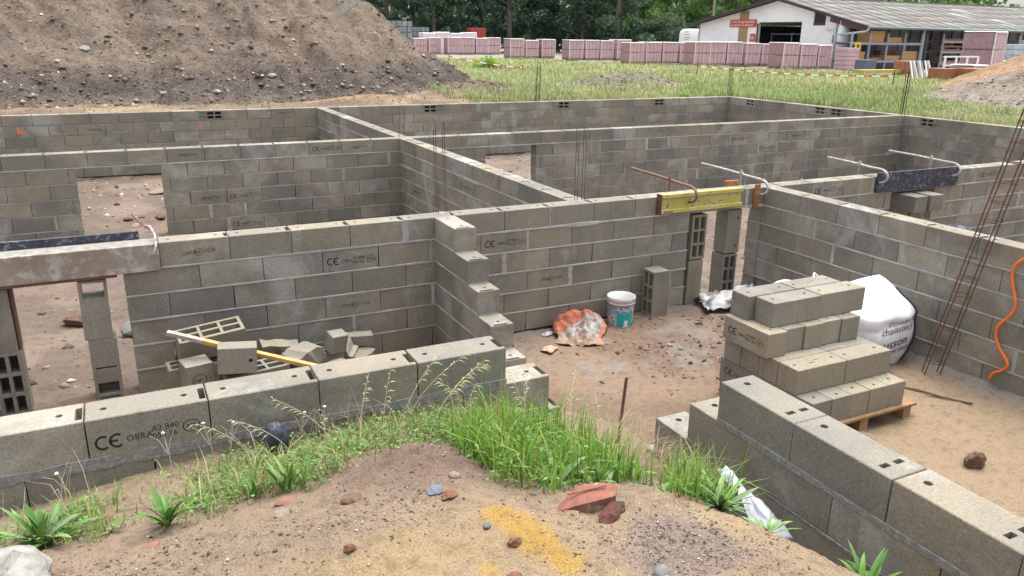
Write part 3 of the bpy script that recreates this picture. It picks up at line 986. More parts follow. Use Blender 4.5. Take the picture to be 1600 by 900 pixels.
pebbles('rubble_crumbs', np.stack([X, Y, floor_z(X, Y)], -1), 0.004 + 0.016 * RNG.random(len(X)) ** 4, pick(len(X), [(0.15, 0.105, 0.08), (0.25, 0.2, 0.16), (0.36, 0.33, 0.3), (0.09, 0.07, 0.06)], [4, 4, 1.5, 2]), 'crumbs of rubble on the sandy floor')
n = 5200
X = RNG.uniform(-4, 15.5, n); Y = RNG.uniform(6.9, 17.8, n)
pebbles('rubble_crumbs', np.stack([X, Y, floor_z(X, Y)], -1), 0.01 + 0.06 * RNG.random(n) ** 5, pick(n, [(0.15, 0.105, 0.08), (0.25, 0.2, 0.16), (0.42, 0.4, 0.37), (0.09, 0.07, 0.06)], [4, 4, 2, 2]), 'stones and rubble crumbs on the floor of the rear rooms')
n = 20000
X = RNG.uniform(-9, 12.5, n); Y = RNG.uniform(18.3, 28, n)
zz = heap_z(X, Y); gz = ground_z(X, Y)
low = (zz < 0.7) & (zz > -0.1)
keep = (RNG.random(n) < np.where(low, 1.0, 0.28)) & (zz > -0.2)
X, Y = X[keep], Y[keep]; zz = np.maximum(heap_z(X, Y), ground_z(X, Y))
pebbles('heap_debris', np.stack([X, Y, zz], -1), 0.015 + 0.075 * RNG.random(len(X)) ** 6 + 0.012 * RNG.random(len(X)), pick(len(X), [(0.16, 0.12, 0.095), (0.09, 0.075, 0.065), (0.26, 0.21, 0.17), (0.48, 0.45, 0.41)], [5, 5, 3, 0.8]), 'clods and small stones over the brown soil heap')
n = 2500
X = RNG.uniform(17.8, 29, n); Y = RNG.uniform(8, 18, n); zz = gh_z(X, Y)
keep = zz > 0.02
X, Y, zz = X[keep], Y[keep], zz[keep]
pebbles('heap_debris', np.stack([X, Y, zz], -1), 0.015 + 0.06 * RNG.random(len(X)) ** 4, pick(len(X), [(0.2, 0.16, 0.13), (0.11, 0.09, 0.075), (0.36, 0.33, 0.29)], [5, 3, 2]), 'stones over the grey rubble heap')
n = 1500
X = np.r_[RNG.normal(9.6, 0.9, n // 2), RNG.normal(15.2, 1.7, n // 2)]; Y = np.r_[RNG.normal(21.2, 0.6, n // 2), RNG.normal(22.4, 0.8, n // 2)]
pebbles('soil_crumbs', np.stack([X, Y, ground_z(X, Y)], -1), 0.012 + 0.06 * RNG.random(n) ** 4, pick(n, [(0.16, 0.12, 0.09), (0.10, 0.08, 0.065), (0.26, 0.22, 0.18)], [4, 4, 2]), 'clods on the two low soil bumps in the meadow')
n = 1800
X = RNG.uniform(-5, 14, n); Y = RNG.uniform(18.3, 20.2, n)
pebbles('berm_crumbs', np.stack([X, Y, ground_z(X, Y)], -1), 0.008 + 0.03 * RNG.random(n) ** 4, pick(n, [(0.2, 0.15, 0.11), (0.30, 0.23, 0.15), (0.12, 0.09, 0.07), (0.4, 0.37, 0.33)], [4, 3, 3, 1]), 'loose crumbs along the top of the rear wall')


# ------------------------------------------------------------------ stones (countable)
def stone_mesh(seed, flat=0.6, rough=0.18, sub=2):
    rs = random.Random(seed)
    # subdivided octahedron pushed about
    V = [Vector(p) for p in OCT]; F = [tuple(f) for f in OCF]
    for _ in range(sub):
        nf = []; cache = {}

        def mid(a, b):
            k = (min(a, b), max(a, b))
            if k not in cache:
                V.append(((V[a] + V[b]) / 2).normalized()); cache[k] = len(V) - 1
            return cache[k]
        for a, b, c in F:
            ab, bc, ca = mid(a, b), mid(b, c), mid(c, a)
            nf += [(a, ab, ca), (ab, b, bc), (ca, bc, c), (ab, bc, ca)]
        F = nf
    dirs = [(Vector((rs.uniform(-1, 1), rs.uniform(-1, 1), rs.uniform(-1, 1))).normalized(), rs.uniform(0.55, 0.92)) for _ in range(9)]
    out = []
    for p in V:
        q = p.copy()
        for dr, cut in dirs:
            t = q.dot(dr)
            if t > cut: q -= dr * (t - cut) * 0.85
        q *= 1 + rough * (rs.random() - .5)
        out.append((q.x, q.y * 0.8, q.z * flat))
    return out, F


def stone(label, loc, size, mat, seed, flat=0.6, name='stone', cat='stone', group=None, rz=0, rough=0.12, sub=2, smooth=False, tilt=0):
    v, f = stone_mesh(seed, flat, rough, sub)
    mb = MB().add([(a * size, b * size, c * size) for a, b, c in v], f)
    o = mb.build(name, mat, None, loc, (tilt, 0, rz), smooth)
    return tag(o, label, cat, group)


M_STONE_G = mottled('grey_stone', (0.18, 0.18, 0.18), (0.13, 0.13, 0.13), 70, 0.85)
M_STONE_B = mottled('buff_stone', (0.25, 0.205, 0.16), (0.18, 0.145, 0.11), 60, 0.9)
M_STONE_BL = mottled('blue_stone', (0.13, 0.15, 0.18), (0.10, 0.105, 0.125), 60, 0.8, extra=((0.4, 0.4, 0.4), 60, 0.6, 0.7))
M_CLOD = mottled('red_clod', (0.18, 0.085, 0.05), (0.13, 0.065, 0.04), 40, 0.95, 0.4, 0.6, 0.8, 0.004)
M_CLODB = mottled('brown_clod', (0.16, 0.10, 0.068), (0.115, 0.07, 0.048), 30, 0.95, 0.4, 0.6, 0.8, 0.006)
M_PALE = mottled('pale_stone', (0.33, 0.31, 0.28), (0.23, 0.21, 0.185), 12, 0.9)


def on_mound(x, y, up=0.0): return (x, y, float(mound_z(np.array(x), np.array(y))) + up)


def on_floor(x, y, up=0.0): return (x, y, float(floor_z(np.array(x), np.array(y))) + up)


stone('smooth grey oval pebble on the near edge of the mound', on_mound(1.36, 1.64, 0.008), 0.036, M_STONE_G, 3, 0.75, smooth=True, rough=0.02, rz=0.4)
stone('smooth buff pebble beside the brown soil lump', on_mound(0.99, 2.46, 0.01), 0.027, M_STONE_B, 5, 0.65, smooth=True, rough=0.03)
stone('blue grey angular stone next to a rusty clod', on_mound(0.87, 2.37, 0.008), 0.036, M_STONE_BL, 8, 0.4, rz=0.3, rough=0.3)
stone('rust brown clod leaning on the blue grey stone', on_mound(0.91, 2.32, 0.006), 0.035, M_CLOD, 9, 0.5, name='soil_clod', cat='clod', rough=0.3)
stone('small bluish pebble beside the ochre sand', on_mound(0.945, 2.07, 0.006), 0.016, M_STONE_BL, 12, 0.6, rough=0.25)
stone('dark red clod at the edge of the ochre sand', on_mound(0.985, 1.93, 0.008), 0.027, M_CLOD, 15, 0.7, name='soil_clod', cat='clod', rough=0.3)
stone('dark red clod below the faint ochre patch', on_mound(0.905, 1.78, 0.008), 0.032, M_CLOD, 16, 0.7, name='soil_clod', cat='clod', rough=0.3)
stone('small red brown clod alone on the pale sand', on_mound(0.50, 2.16, 0.006), 0.022, M_CLOD, 17, 0.7, name='soil_clod', cat='clod', rough=0.2)
stone('crumbled brown clod pressed into the left of the sand', on_mound(0.24, 2.12, 0.004), 0.040, M_CLODB, 18, 0.4, name='soil_clod', cat='clod', rough=0.4)
stone('red brick crumb on bare soil', on_mound(-0.08, 2.62, 0.004), 0.026, plain('brick_crumb', (0.23, 0.095, 0.065), 0.9), 19, 0.3, name='brick_crumb', cat='brick piece', rz=0.7)
stone('flat buff stone by the grass edge', on_mound(0.36, 2.60, 0.003), 0.032, M_STONE_B, 21, 0.35, rz=0.2, rough=0.3)
stone('brown flat clod amid dark crumbs', on_mound(0.60, 2.52, 0.004), 0.04, M_CLODB, 22, 0.28, name='soil_clod', cat='clod', rough=0.3)
stone('orange tile shard at the root of a grass tuft', on_mound(0.40, 2.72, 0.008), 0.05, mottled('tile_shard', (0.22, 0.12, 0.08), (0.16, 0.09, 0.065), 50, 0.9), 23, 0.2, name='tile_shard', cat='tile piece', rz=0.5)
stone('round brown soil clod on the sandy room floor', on_floor(5.13, 2.93, 0.055), 0.085, M_CLODB, 25, 0.85, name='soil_clod', cat='clod', rough=0.12, sub=3)
for i, (x, y, s, fl) in enumerate(((-0.05, 13.4, .09, .4), (0.05, 12.9, .12, .3), (0.42, 13.4, .12, .5), (0.47, 15.8, .2, .4), (-0.25, 15.8, .11, .4), (5.7, 14.6, .15, .5), (5.55, 13.5, .1, .4), (6.5, 15.5, .13, .4))):
    stone('rubble stone on the soil seen through a door gap', on_floor(x, y, s * fl * 0.4), s, M_STONE_B if i % 2 else M_CLODB, 30 + i, fl, group='rubble stones seen through the door gaps', rz=i, rough=0.3, sub=1)
stone('large brown clod seen under the plywood formwork', on_floor(-0.63, 8.6, 0.05), 0.15, M_CLODB, 45, 0.5, name='soil_clod', cat='clod', rough=0.25)
stone('triangular grey slab piece leaning beside the block column', on_floor(-0.06, 8.1, 0.06), 0.19, M_STONE_G, 46, 0.35, tilt=0.5)


def heap_at(x, y, up=0):
    return (x, y, float(np.maximum(heap_z(np.array(x), np.array(y)), ground_z(np.array(x), np.array(y)))) + up)


for i, (x, y, s) in enumerate(((3.6, 21.0, .12), (4.3, 20.6, .10), (2.2, 20.3, .11), (-1.1, 21.6, .09), (-1.6, 20.4, .10), (1.0, 20.1, .10), (5.5, 21.4, .11), (6.6, 20.6, .10), (-1.3, 24.2, .10), (2.0, 23.9, .11), (3.5, 24.2, .10), (0.6, 22.4, .09), (0.3, 25.0, .08), (4.1, 22.8, .08))):
    stone('pale stone lying on the brown soil heap', heap_at(x, y, s * 0.15), s, M_PALE, 60 + i, 0.55, rough=0.3, sub=1, group='pale stones on the soil heap', rz=i * 1.3)
stone('grey square concrete lump on the left of the soil heap', heap_at(-0.55, 22.3, .04), 0.16, M_CONC, 80, 0.8, name='concrete_lump', cat='concrete lump')
mb = MB(); mb.bar((-0.42, -0.02, -0.22), (0.42, 0.06, 0.40), 0.24, 0.13, 0, (0, -1, 0.3))
tag(mb.build('concrete_post', M_PALE, None, (6.36, 24.05, 2.20)), 'pale concrete post stuck askew near the soil heap crest', 'concrete post')

# grey concrete chunk at the lower left
mb = MB()
v, f = stone_mesh(101, 0.75, 0.2, 3)
mb.add([(a * 0.20, b * 0.22, c * 0.17) for a, b, c in v], f)
tag(mb.build('concrete_chunk', M_CONC, None, on_mound(-0.55, 2.50, 0.02), (0.1, 0.1, 0.5)), 'rough grey concrete chunk under the broad-leaved plant', 'concrete chunk')

# ------------------------------------------------------------------ formwork, clamps and props
# yellow timber beam
root = empty('formwork_beam', (5.5, 6.53, -0.17), 'yellow painted timber beam clamped over the middle opening', 'beam')
yb = MB()
yb.box((0, 0.010, 0.10), (1.09, 0.03, 0.14)); yb.build('web', M_YELLOW, root)
for z, nm in ((0.185, 'flange'), (0.022, 'flange')):
    fb = MB(); block_body(fb, 1.09, 0.07, 0.042, (), 0.004)
    fb.build(nm, M_YELLOW, root, (0, 0.0, z - 0.021))
eb = MB(); eb.box((-0.552, 0, 0.1), (0.014, 0.078, 0.215)); eb.build('end_cap', M_RUST, root)
eb = MB(); eb.box((-0.45, -0.037, 0.018), (0.12, 0.006, 0.03)); eb.build('rust_patch', M_ORANGEWOOD, root)
# short plank at the right end of the beam wall
mb = MB(); block_body(mb, 0.055, 0.035, 0.27, (), 0.003)
tag(mb.build('timber_offcut', M_ORANGEWOOD, None, (6.30, 6.555, -0.22), (0.02, 0, 0.1)), 'short orange brown timber offcut clamped upright beside the yellow beam', 'timber')
mb = MB(); block_body(mb, 0.20, 0.03, 0.10, (), 0.003)
tag(mb.build('timber_offcut', M_ORANGEWOOD, None, (6.14, 6.80, -0.04), (0, 0, 0.02)), 'orange brown board standing behind the wall under a clamp', 'timber')

# black film faced board
mb = MB(); block_body(mb, 1.50, 0.027, 0.245, (), 0.003)
tag(mb.build('formwork_board', M_FILM, None, (8.97, 6.553, -0.195), (0, 0.004, 0)), 'black film-faced formwork board with pale scuffs on the wall', 'formwork')
# left formwork
mb = MB(); block_body(mb, 1.75, 0.028, 0.215, (), 0.004)
tag(mb.build('formwork_board', M_PLY, None, (-0.72, 6.550, -0.212), (0, 0, 0)), 'weathered brown plywood formwork board over the door gap', 'formwork')
mb = MB(); block_body(mb, 1.70, 0.03, 0.26, (), 0.003)
tag(mb.build('formwork_board', M_FILM, None, (-0.82, 6.80, -0.20), (0, 0, 0)), 'blackish formwork board behind the concrete lintel of the door gap', 'formwork')
mb = MB(); block_body(mb, 1.0, 0.24, 0.022, (), 0.003)
tag(mb.build('formwork_plank', M_RUST, None, (-0.66, 6.66, -0.234), (0, 0, 0)), 'thin dark plank lying on the block props under the plywood', 'plank')


def clamp(x, y_front, label, mat, length=1.0, zb=0.10, drop=0.085, reach=0.13, ys=6.86):
    root = empty('screw_clamp', (x, y_front, 0), label, 'clamp', 'mason clamps gripping the formwork')
    pts = [(0, length, zb + 0.03), (0, length * 0.55, zb + 0.02), (0, 0.12, zb)]
    for k in range(9):
        a = R(90 - 22.5 * k * 0.98)
        pts.append((0, 0.02 - reach * math.cos(R(90) - a) * 0 - reach * math.sin(R(22.0 * k)) * 1.0, zb - 0.0 - (drop) * (1 - math.cos(R(22.0 * k)))))
    b = MB(); b.tube(pts, 0.015, 6); b.build('jaw_bar', mat, root, smooth=True)
    s = MB(); yy = ys - y_front
    s.tube([(0, yy, zb + 0.055), (0, yy + 0.005, -0.05), (0, yy - 0.03, -0.09)], 0.012, 6)
    s.box((0, yy, zb + 0.02), (0.03, 0.045, 0.03)); s.build('slider', mat, root)
    t = MB(); t.tube([(0, length + 0.0, zb + 0.03), (0, length + 0.03, zb + 0.032)], 0.014, 6); t.build('end_stop', mat, root)
    return root


clamp(5.32, 6.50, 'rusty clamp hooked over the yellow beam', M_CLAMPR, 1.06, 0.10)
clamp(6.33, 6.53, 'grey clamp hooked onto the upright orange timber offcut', M_CLAMP, 1.0, 0.10)
clamp(8.24, 6.54, 'pale clamp hooked over the spine-side end of the black board', M_CLAMP, 0.80, 0.10)
clamp(9.58, 6.54, 'pale clamp hooked over the outer-wall end of the black board', M_CLAMP, 0.95, 0.10)
# clamp on the left formwork
root = empty('screw_clamp', (0.10, 6.53, 0), 'small rusty clamp hanging on the end of the plywood formwork', 'clamp', 'mason clamps gripping the formwork')
b = MB(); b.tube([(0.0, -0.025, -0.09), (0.02, -0.03, -0.06), (0.04, -0.02, 0.0), (0.045, 0.1, 0.05), (0.02, 0.26, 0.09), (-0.03, 0.36, 0.08)], 0.009, 6); b.build('jaw_bar', M_CLAMP, root, smooth=True)
b = MB(); b.tube([(-0.10, 0.46, 0.16), (-0.05, 0.40, 0.10), (0.02, 0.38, 0.03)], 0.008, 6); b.build('handle', M_CLAMPR, root)
b = MB(); b.tube([(-0.06, 0.36, 0.07), (-0.03, 0.34, 0.11), (0.0, 0.35, 0.06)], 0.006, 5); b.build('wire_tie', plain('orange_wire', (0.5, 0.16, 0.08), 0.6), root)

# block props: standing blocks that carry the formwork
H_END = hollow_mesh('prop_block', 0.5, 0.2, 0.2, 3, 2, 0.17, 0.022)      # 6 open cells
H_TWO = hollow_mesh('prop_block', 0.5, 0.2, 0.2, 2, 2, 0.17, 0.03)


def solid_prop(holes, L=0.5):
    mb = MB(); block_body(mb, L, 0.2, 0.2, holes, 0.004)
    return mb.mesh('prop_block', M_BLOCKL)


def stand(me, x, y, z, rz, label, tilt=0.0, group=None):
    """put a block on end: its long axis up, its patterned +z face turned to -y (rz = 0)"""
    o = link('prop_block', me, None, (x, y, z))
    m = Matrix.Rotation(rz, 4, 'Z') @ Matrix.Rotation(tilt, 4, 'Y') @ Matrix(((0, 1, 0, 0), (0, 0, -1, 0), (1, 0, 0, 0), (0, 0, 0, 1))).to_4x4()
    # columns: local x -> +z, local y -> +x, local z -> -y
    o.matrix_world = Matrix.Translation((x, y, z)) @ m @ Matrix.Translation((0, 0, -0.1))
    return tag(o, label, 'block', group)


def floor_at(x, y): return float(floor_z(np.array(x), np.array(y)))


zf = FLOOR
S_HOLE = solid_prop([(-0.17 - .016, -0.17 + .016, 0.03, 0.062, 0.06, 'oct'), (0.155 - .016, 0.155 + .016, 0.03, 0.062, 0.06, 'oct')])
S_SLOT = solid_prop([(-0.02, -0.005, -0.07, 0.07, 0.06, 'rect'), (-0.235, -0.13, -0.075, 0.075, 0.13, 'rect'), (0.228, 0.24, -0.075, 0.075, 0.06, 'rect')])
# door gap under the yellow beam
stand(H_END, 5.555, 6.68, -0.243 - 0.25, 0, 'hollow block on end under the yellow beam, six open cells', 0.0)
stand(solid_prop([]), 5.545, 6.68, -0.745 - 0.262, 0, 'plain block on end below the six-celled prop block', 0.012)
stand(S_HOLE, 6.06, 6.70, -0.232 - 0.25, 0, 'prop block on end with two small round holes by the right wall', 0.0)
stand(H_END, 6.05, 6.70, -0.735 - 0.262, 0, 'hollow prop block on end below the one with round holes', 0.0)
# left door gap, right column: frame-like block, then solid pieces
mb = MB()
for c, s in (((-0.088, 0, 0.0), (0.024, 0.2, 0.14)), ((0.088, 0, 0.0), (0.024, 0.2, 0.14)), ((0, 0, 0.06), (0.152, 0.199, 0.02))): mb.box(c, s)
mb.box((0, 0, -0.24), (0.2, 0.2, 0.34))
fr = mb.mesh('prop_block', M_BLOCKL)
o = link('prop_block', fr, None, (-0.345, 6.68, -0.32), (0, 0.02, 0.03)); tag(o, 'prop block with a see-through cell under the plywood', 'block')
stand(solid_prop([(-0.235, -0.222, -0.075, 0.075, 0.08, 'rect'), (0.02, 0.035, -0.075, 0.075, 0.08, 'rect'), (-0.2, -0.1, -0.075, 0.075, 0.11, 'rect')], 0.54), -0.335, 6.68, -0.732 - 0.272, 0.03, 'slotted prop block on end below the see-through one', 0.01)
# left door gap, left column
mb = MB(); block_body(mb, 0.5, 0.2, 0.2, [], 0.004)
stand(mb.mesh('prop_block', M_BLOCKL), -1.0, 6.68, -0.243 - 0.25, 0.02, 'smooth prop block on end beside a dark plank edge')
stand(hollow_mesh('prop_block', 0.53, 0.2, 0.2, 3, 2, 0.17, 0.024), -0.985, 6.68, -0.745 - 0.262, 0.02, 'prop block on end with open cells at the left gap')
mb = MB(); block_body(mb, 0.012, 0.16, 0.5, [], 0.002)
tag(mb.build('plank_edge', M_RUST, None, (-0.888, 6.69, -0.745), (0, 0, 0.02)), 'dark thin plank standing against the smooth prop block', 'plank')
# two blocks in the window niche
nb = MB(); block_body(nb, 0.22, 0.42, 0.2, [(-0.016, 0.016, 0.1, 0.132, 0.05, 'oct')], 0.004); nbm = nb.mesh('niche_block', M_BLOCKL)
for x, rz, l in ((8.76, 0.0, 'block jutting from the wall niche, right against the niche side'), (9.06, -0.06, 'block jutting from the wall niche, a gap between it and the far side')):
    tag(link('niche_block', nbm, None, (x + 0.02, 6.53, -0.627 + 0.20 - 0.02 + .008), (0, 0, rz)), l, 'block')
for x in (8.78, 9.08):
    mb = MB(); block_body(mb, 0.25, 0.19, 0.198, [], 0.004)
    tag(mb.build('niche_block', M_BLOCKL, None, (x, 6.66, -0.63 + .012 - .005), (0, 0, 0)), 'block laid at the bottom of the wall niche', 'block', 'blocks at the bottom of the niche')

# standing hollow block beside the bucket
stand(H_END, 4.88, 6.40, floor_at(4.93, 6.36) + 0.245, R(-90), 'hollow block standing on end next to the bucket', 0.0)

# ------------------------------------------------------------------ bucket
bx, by = 4.43, 6.37
root = empty('plaster_bucket', (bx, by, floor_at(bx, by) - 0.01), 'white plastic bucket with teal and blue label at the wall foot', 'bucket')
M_BWHITE = mottled('bucket_plastic', (0.62, 0.62, 0.60), (0.48, 0.47, 0.45), 14, 0.5, 0.4, 0.66, 0.1, 0.001, extra=((0.10, 0.10, 0.10), 38, 0.60, 0.66))
M_BIN = plain('bucket_inside', (0.72, 0.72, 0.71), 0.55)
mb = MB()
mb.lathe([(0.001, 0.0), (0.122, 0.0), (0.125, 0.01), (0.137, 0.23), (0.139, 0.245), (0.146, 0.247), (0.147, 0.27), (0.142, 0.275), (0.148, 0.278), (0.149, 0.315), (0.146, 0.322)], 32, mi=0)
mb.lathe([(0.146, 0.322), (0.140, 0.318), (0.135, 0.23), (0.118, 0.03), (0.001, 0.03)], 32, mi=1)
mb.build('pail', [M_BWHITE, M_BIN], root, smooth=True)


def label_patch(a0, a1, z0, z1, mat, name, wob=0.0, r0=0.1262, rk=0.0545, nseg=14):
    mb = MB(); vs = []; fs = []
    for i in range(nseg + 1):
        a = R(a0 + (a1 - a0) * i / nseg)
        zt = z1 + wob * (math.sin(i * 1.7) * 0.5 + math.sin(i * 0.6 + 1))
        for z in (z0, zt):
            r = r0 + rk * z
            vs.append((r * math.cos(a), r * math.sin(a), z))
    for i in range(nseg): fs.append((2 * i, 2 * i + 2, 2 * i + 3, 2 * i + 1))
    mb.add(vs, fs)
    return mb.build(name, mat, root, smooth=True)


M_TEAL = mottled('teal_label', (0.02, 0.34, 0.30), (0.03, 0.40, 0.36), 20, 0.45, extra=((0.55, 0.6, 0.6), 45, 0.62, 0.68))
M_BLUE = mottled('blue_label', (0.10, 0.20, 0.36), (0.32, 0.40, 0.48), 35, 0.45, 0.45, 0.55, extra=((0.6, 0.6, 0.6), 40, 0.55, 0.6))
# direction to the viewer is about -125 degrees
label_patch(-215, -65, 0.13, 0.235, M_BLUE, 'blue_label')
label_patch(-140, -60, 0.012, 0.17, M_TEAL, 'teal_label', 0.014, 0.1272)
label_patch(-215, -140, 0.03, 0.13, mottled('scuffed_label', (0.12, 0.15, 0.2), (0.55, 0.56, 0.56), 40, 0.6, 0.42, 0.5), 'scuffed_label', 0.01)
label_patch(-106, -88, 0.02, 0.09, plain('label_white', (0.68, 0.7, 0.7), 0.5), 'price_label', 0, 0.1282)
b_ = MB(); arc_pts = [(0.15 * math.cos(R(a)), 0.15 * math.sin(R(a)), 0.262 - 0.02 * math.sin(R((a + 215) * 180 / 150))) for a in range(-215, -64, 10)]
b_.tube(arc_pts, 0.003, 5); b_.build('handle', M_RUST, root)

# ------------------------------------------------------------------ torn cement bag
M_BAG = None


def bag_material():
    m, t, b = mat_base('paper_bag', 0.75, 0.3)
    tc = t.nodes.new('ShaderNodeTexCoord'); P = tc.outputs['Object']
    at = t.nodes.new('ShaderNodeAttribute'); at.attribute_name = 'col'
    f = noise(t, P, 26, 4, 0.7)
    c = mixc(t, ramp(t, f, [(0.55, 0.0), (0.63, 0.65)]), at.outputs['Color'], (0.33, 0.29, 0.26))
    c = mixc(t, ramp(t, noise(t, P, 12, 4, 0.7), [(0.58, 0.0), (0.68, 0.6)]), c, (0.12, 0.085, 0.065))
    t.links.new(c, b.inputs['Base Color']); bump(t, b, noise(t, P, 40, 4, 0.7), 0.5, 0.006)
    return m


M_BAG = bag_material()


def crumpled(name, nu, nv, shape, colf, mat, loc, rot, label, cat, thick=0.004):
    U, Vv = np.meshgrid(np.linspace(-1, 1, nu), np.linspace(-1, 1, nv))
    P3 = shape(U, Vv)
    C = colf(U, Vv)
    a = np.arange((nv - 1) * (nu - 1)); r, c = a // (nu - 1), a % (nu - 1); i0 = r * nu + c
    T = np.stack([i0, i0 + 1, i0 + nu + 1, i0 + nu], -1)
    me = fastmesh(name, P3.reshape(-1, 3), T, mat, C.reshape(-1, 3), False)
    o = link(name, me, None, loc, rot)
    md = o.modifiers.new('thickness', 'SOLIDIFY'); md.thickness = thick; md.offset = -1
    return tag(o, label, cat)


def ridged(x, y, s, seed): return 1 - np.abs(2 * fbm(x, y, s, 3, seed) - 1)


def bag_shape(U, V):
    x = U * 0.25 * (1 + 0.12 * np.sin(V * 3)) + 0.03 * (vnoise(U, V, 2.3, 201) - .5)
    y = V * 0.27 + 0.05 * (vnoise(U, V, 2.0, 202) - .5)
    body = np.clip(1 - np.abs(U) ** 3, 0, 1) * np.clip(1 - np.abs(V) ** 2.5, 0, 1)
    z = 0.01 + body * (0.05 + 0.15 * sstep(-0.5, 0.9, V)) + 0.13 * (ridged(U, V, 1.5, 203) - .65) * (0.35 + body) + 0.04 * (ridged(U, V, 3.6, 204) - .6)
    return np.stack([x, y, np.maximum(z, 0.006 + 0.01 * vnoise(U, V, 8, 205))], -1)


def bag_col(U, V):
    n_ = fbm(U, V, 2.5, 3, 206) - .5; m2 = fbm(U, V, 6, 3, 207) - .5
    c = lerp3((0.19, 0.15, 0.125), (0.32, 0.29, 0.27), sstep(-.1, .1, m2))
    o = sstep(-0.08, 0.10, V - 0.12 - 0.35 * U + 0.4 * n_ + 0.15 * m2)
    c = c * (1 - o[..., None]) + np.asarray((0.36, 0.105, 0.055)) * o[..., None]
    k = sstep(0.05, 0.2, -V - 0.42 + 0.4 * n_)
    c = c * (1 - k[..., None]) + np.asarray((0.30, 0.20, 0.14)) * k[..., None]
    e = sstep(0.84, 0.92, U + 0.3 * m2)
    return c * (1 - e[..., None]) + np.asarray((0.42, 0.13, 0.07)) * e[..., None]


crumpled('cement_bag', 56, 60, bag_shape, bag_col, M_BAG, on_floor(3.88, 6.27, 0.01), (R(6), 0, R(-28)), 'torn crumpled orange and white cement bag beside the bucket', 'bag', 0.003)
M_PLASTIC = attr_material('white_plastic', 0.4, 0.2, 0.4)


def flat_scrap(sx, sy, h, s0):
    def f(U, V):
        r = 1 - 0.3 * vnoise(np.arctan2(V, U) * 1.5, U * 0, 1.2, s0)
        z = 0.008 + h * np.clip(ridged(U, V, 1.7, s0 + 1) - 0.45, 0, 1) * np.clip(1.15 - np.hypot(U, V) * .8, 0, 1)
        return np.stack([U * sx * r, V * sy * r, z], -1)
    return f


def whitec(base=(0.6, 0.6, 0.6), dirt=(0.25, 0.22, 0.2), lo=0.5, hi=0.62, s0=310):
    def f(U, V): return lerp3(base, dirt, sstep(lo, hi, fbm(U, V, 2.6, 4, s0)))
    return f


crumpled('plastic_scrap', 14, 14, flat_scrap(0.10, 0.05, 0.02, 215), whitec((0.55, 0.56, 0.58)), M_PLASTIC, on_floor(3.60, 6.42, 0.006), (0, 0, 0.3), 'small flat white plastic scrap left of the cement bag', 'plastic scrap', 0.002)
crumpled('paper_scrap', 12, 12, flat_scrap(0.09, 0.07, 0.05, 225), whitec((0.42, 0.29, 0.19), (0.3, 0.2, 0.13)), M_BAG, on_floor(3.42, 6.05, 0.006), (0, 0, 0.6), 'torn brown paper scrap on the floor by the stepped wall', 'paper scrap', 0.002)


def sheet_shape(U, V):
    z = 0.02 + 0.32 * np.clip(ridged(U * 1.0, V, 1.1, 231) - 0.25, 0, 1) * np.clip(1.1 - 0.8 * np.abs(V) ** 2, 0, 1) * (0.55 + 0.45 * sstep(-1, 1, U)) + 0.05 * (ridged(U, V, 4, 232) - .5)
    return np.stack([U * 0.32 + 0.05 * (vnoise(U, V, 3, 233) - .5), V * 0.2 + 0.06 * (vnoise(U, V, 3, 234) - .5), np.maximum(z, 0.008)], -1)


crumpled('plastic_sheet', 44, 36, sheet_shape, whitec((0.62, 0.62, 0.61), (0.22, 0.21, 0.20), 0.46, 0.6), M_PLASTIC, on_floor(5.80, 6.30, 0.01), (0, 0, R(-20)), 'crumpled dirty white plastic sheet heaped in the doorway', 'plastic sheet', 0.002)


def drape_shape(U, V):
    z = 0.03 + 0.10 * np.clip(fbm(U, V, 1.4, 2, 241) - 0.2, 0, 1) + 0.025 * (ridged(U, V, 2.2, 242) - .5) + 0.13 * V
    return np.stack([U * 0.08 * (1.1 - 0.35 * V) + 0.02 * (vnoise(U, V, 3, 245) - .5), V * 0.14, z], -1)


crumpled('plastic_sheet', 22, 34, drape_shape, whitec((0.40, 0.43, 0.47), (0.25, 0.27, 0.29), 0.45, 0.65, 330), M_PLASTIC, (2.20, 2.12, -0.35), (R(-20), R(25), R(8)), 'pale grey-white plastic sheet tucked behind the plants at the stepped wall', 'plastic sheet', 0.002)
# dark glove-like rag against the front wall
v, f = stone_mesh(140, 1.0, 0.25, 3)
mb = MB().add([(a * 0.058, b * 0.055 + 0.02 * c, c * 0.095) for a, b, c in v], f)
tag(mb.build('dark_rag', mottled('dark_blue_plastic', (0.03, 0.035, 0.055), (0.06, 0.065, 0.085), 25, 0.4, extra=((0.11, 0.12, 0.15), 30, 0.6, 0.7)), None, (0.47, 3.36, -0.20), (0.2, -0.25, 0.2), True), 'crumpled dark blue plastic wad in the weeds against the wall', 'plastic wad')

# ------------------------------------------------------------------ pallet and block stack
px0, py0 = 4.27, 3.65
zp = floor_at(4.8, 4.1) - 0.02
root = empty('wooden_pallet', (px0 + 0.5, py0 + 0.5, zp), 'wooden pallet under the stack of grey blocks', 'pallet')
for i in range(5):
    mb = MB(); block_body(mb, 1.12, 0.13, 0.022, (), 0.002); mb.build('deck_board', M_PALLET, root, (0.06, -0.47 + i * 0.235, 0.118))
for j in range(3):
    mb = MB(); block_body(mb, 0.09, 1.06, 0.02, (), 0.002); mb.build('bottom_runner', M_PALLET, root, (-0.42 + j * 0.48, 0, 0.0))
    mb = MB(); block_body(mb, 0.09, 1.04, 0.0205, (), 0.002); mb.build('stringer', M_PALLET, root, (-0.42 + j * 0.48, 0, 0.097))
    for k in range(3):
        mb = MB(); block_body(mb, 0.085, 0.12, 0.077, (), 0.002); mb.build('spacer', M_PALLET, root, (-0.42 + j * 0.48, -0.46 + k * 0.46, 0.02))
_sm = {}


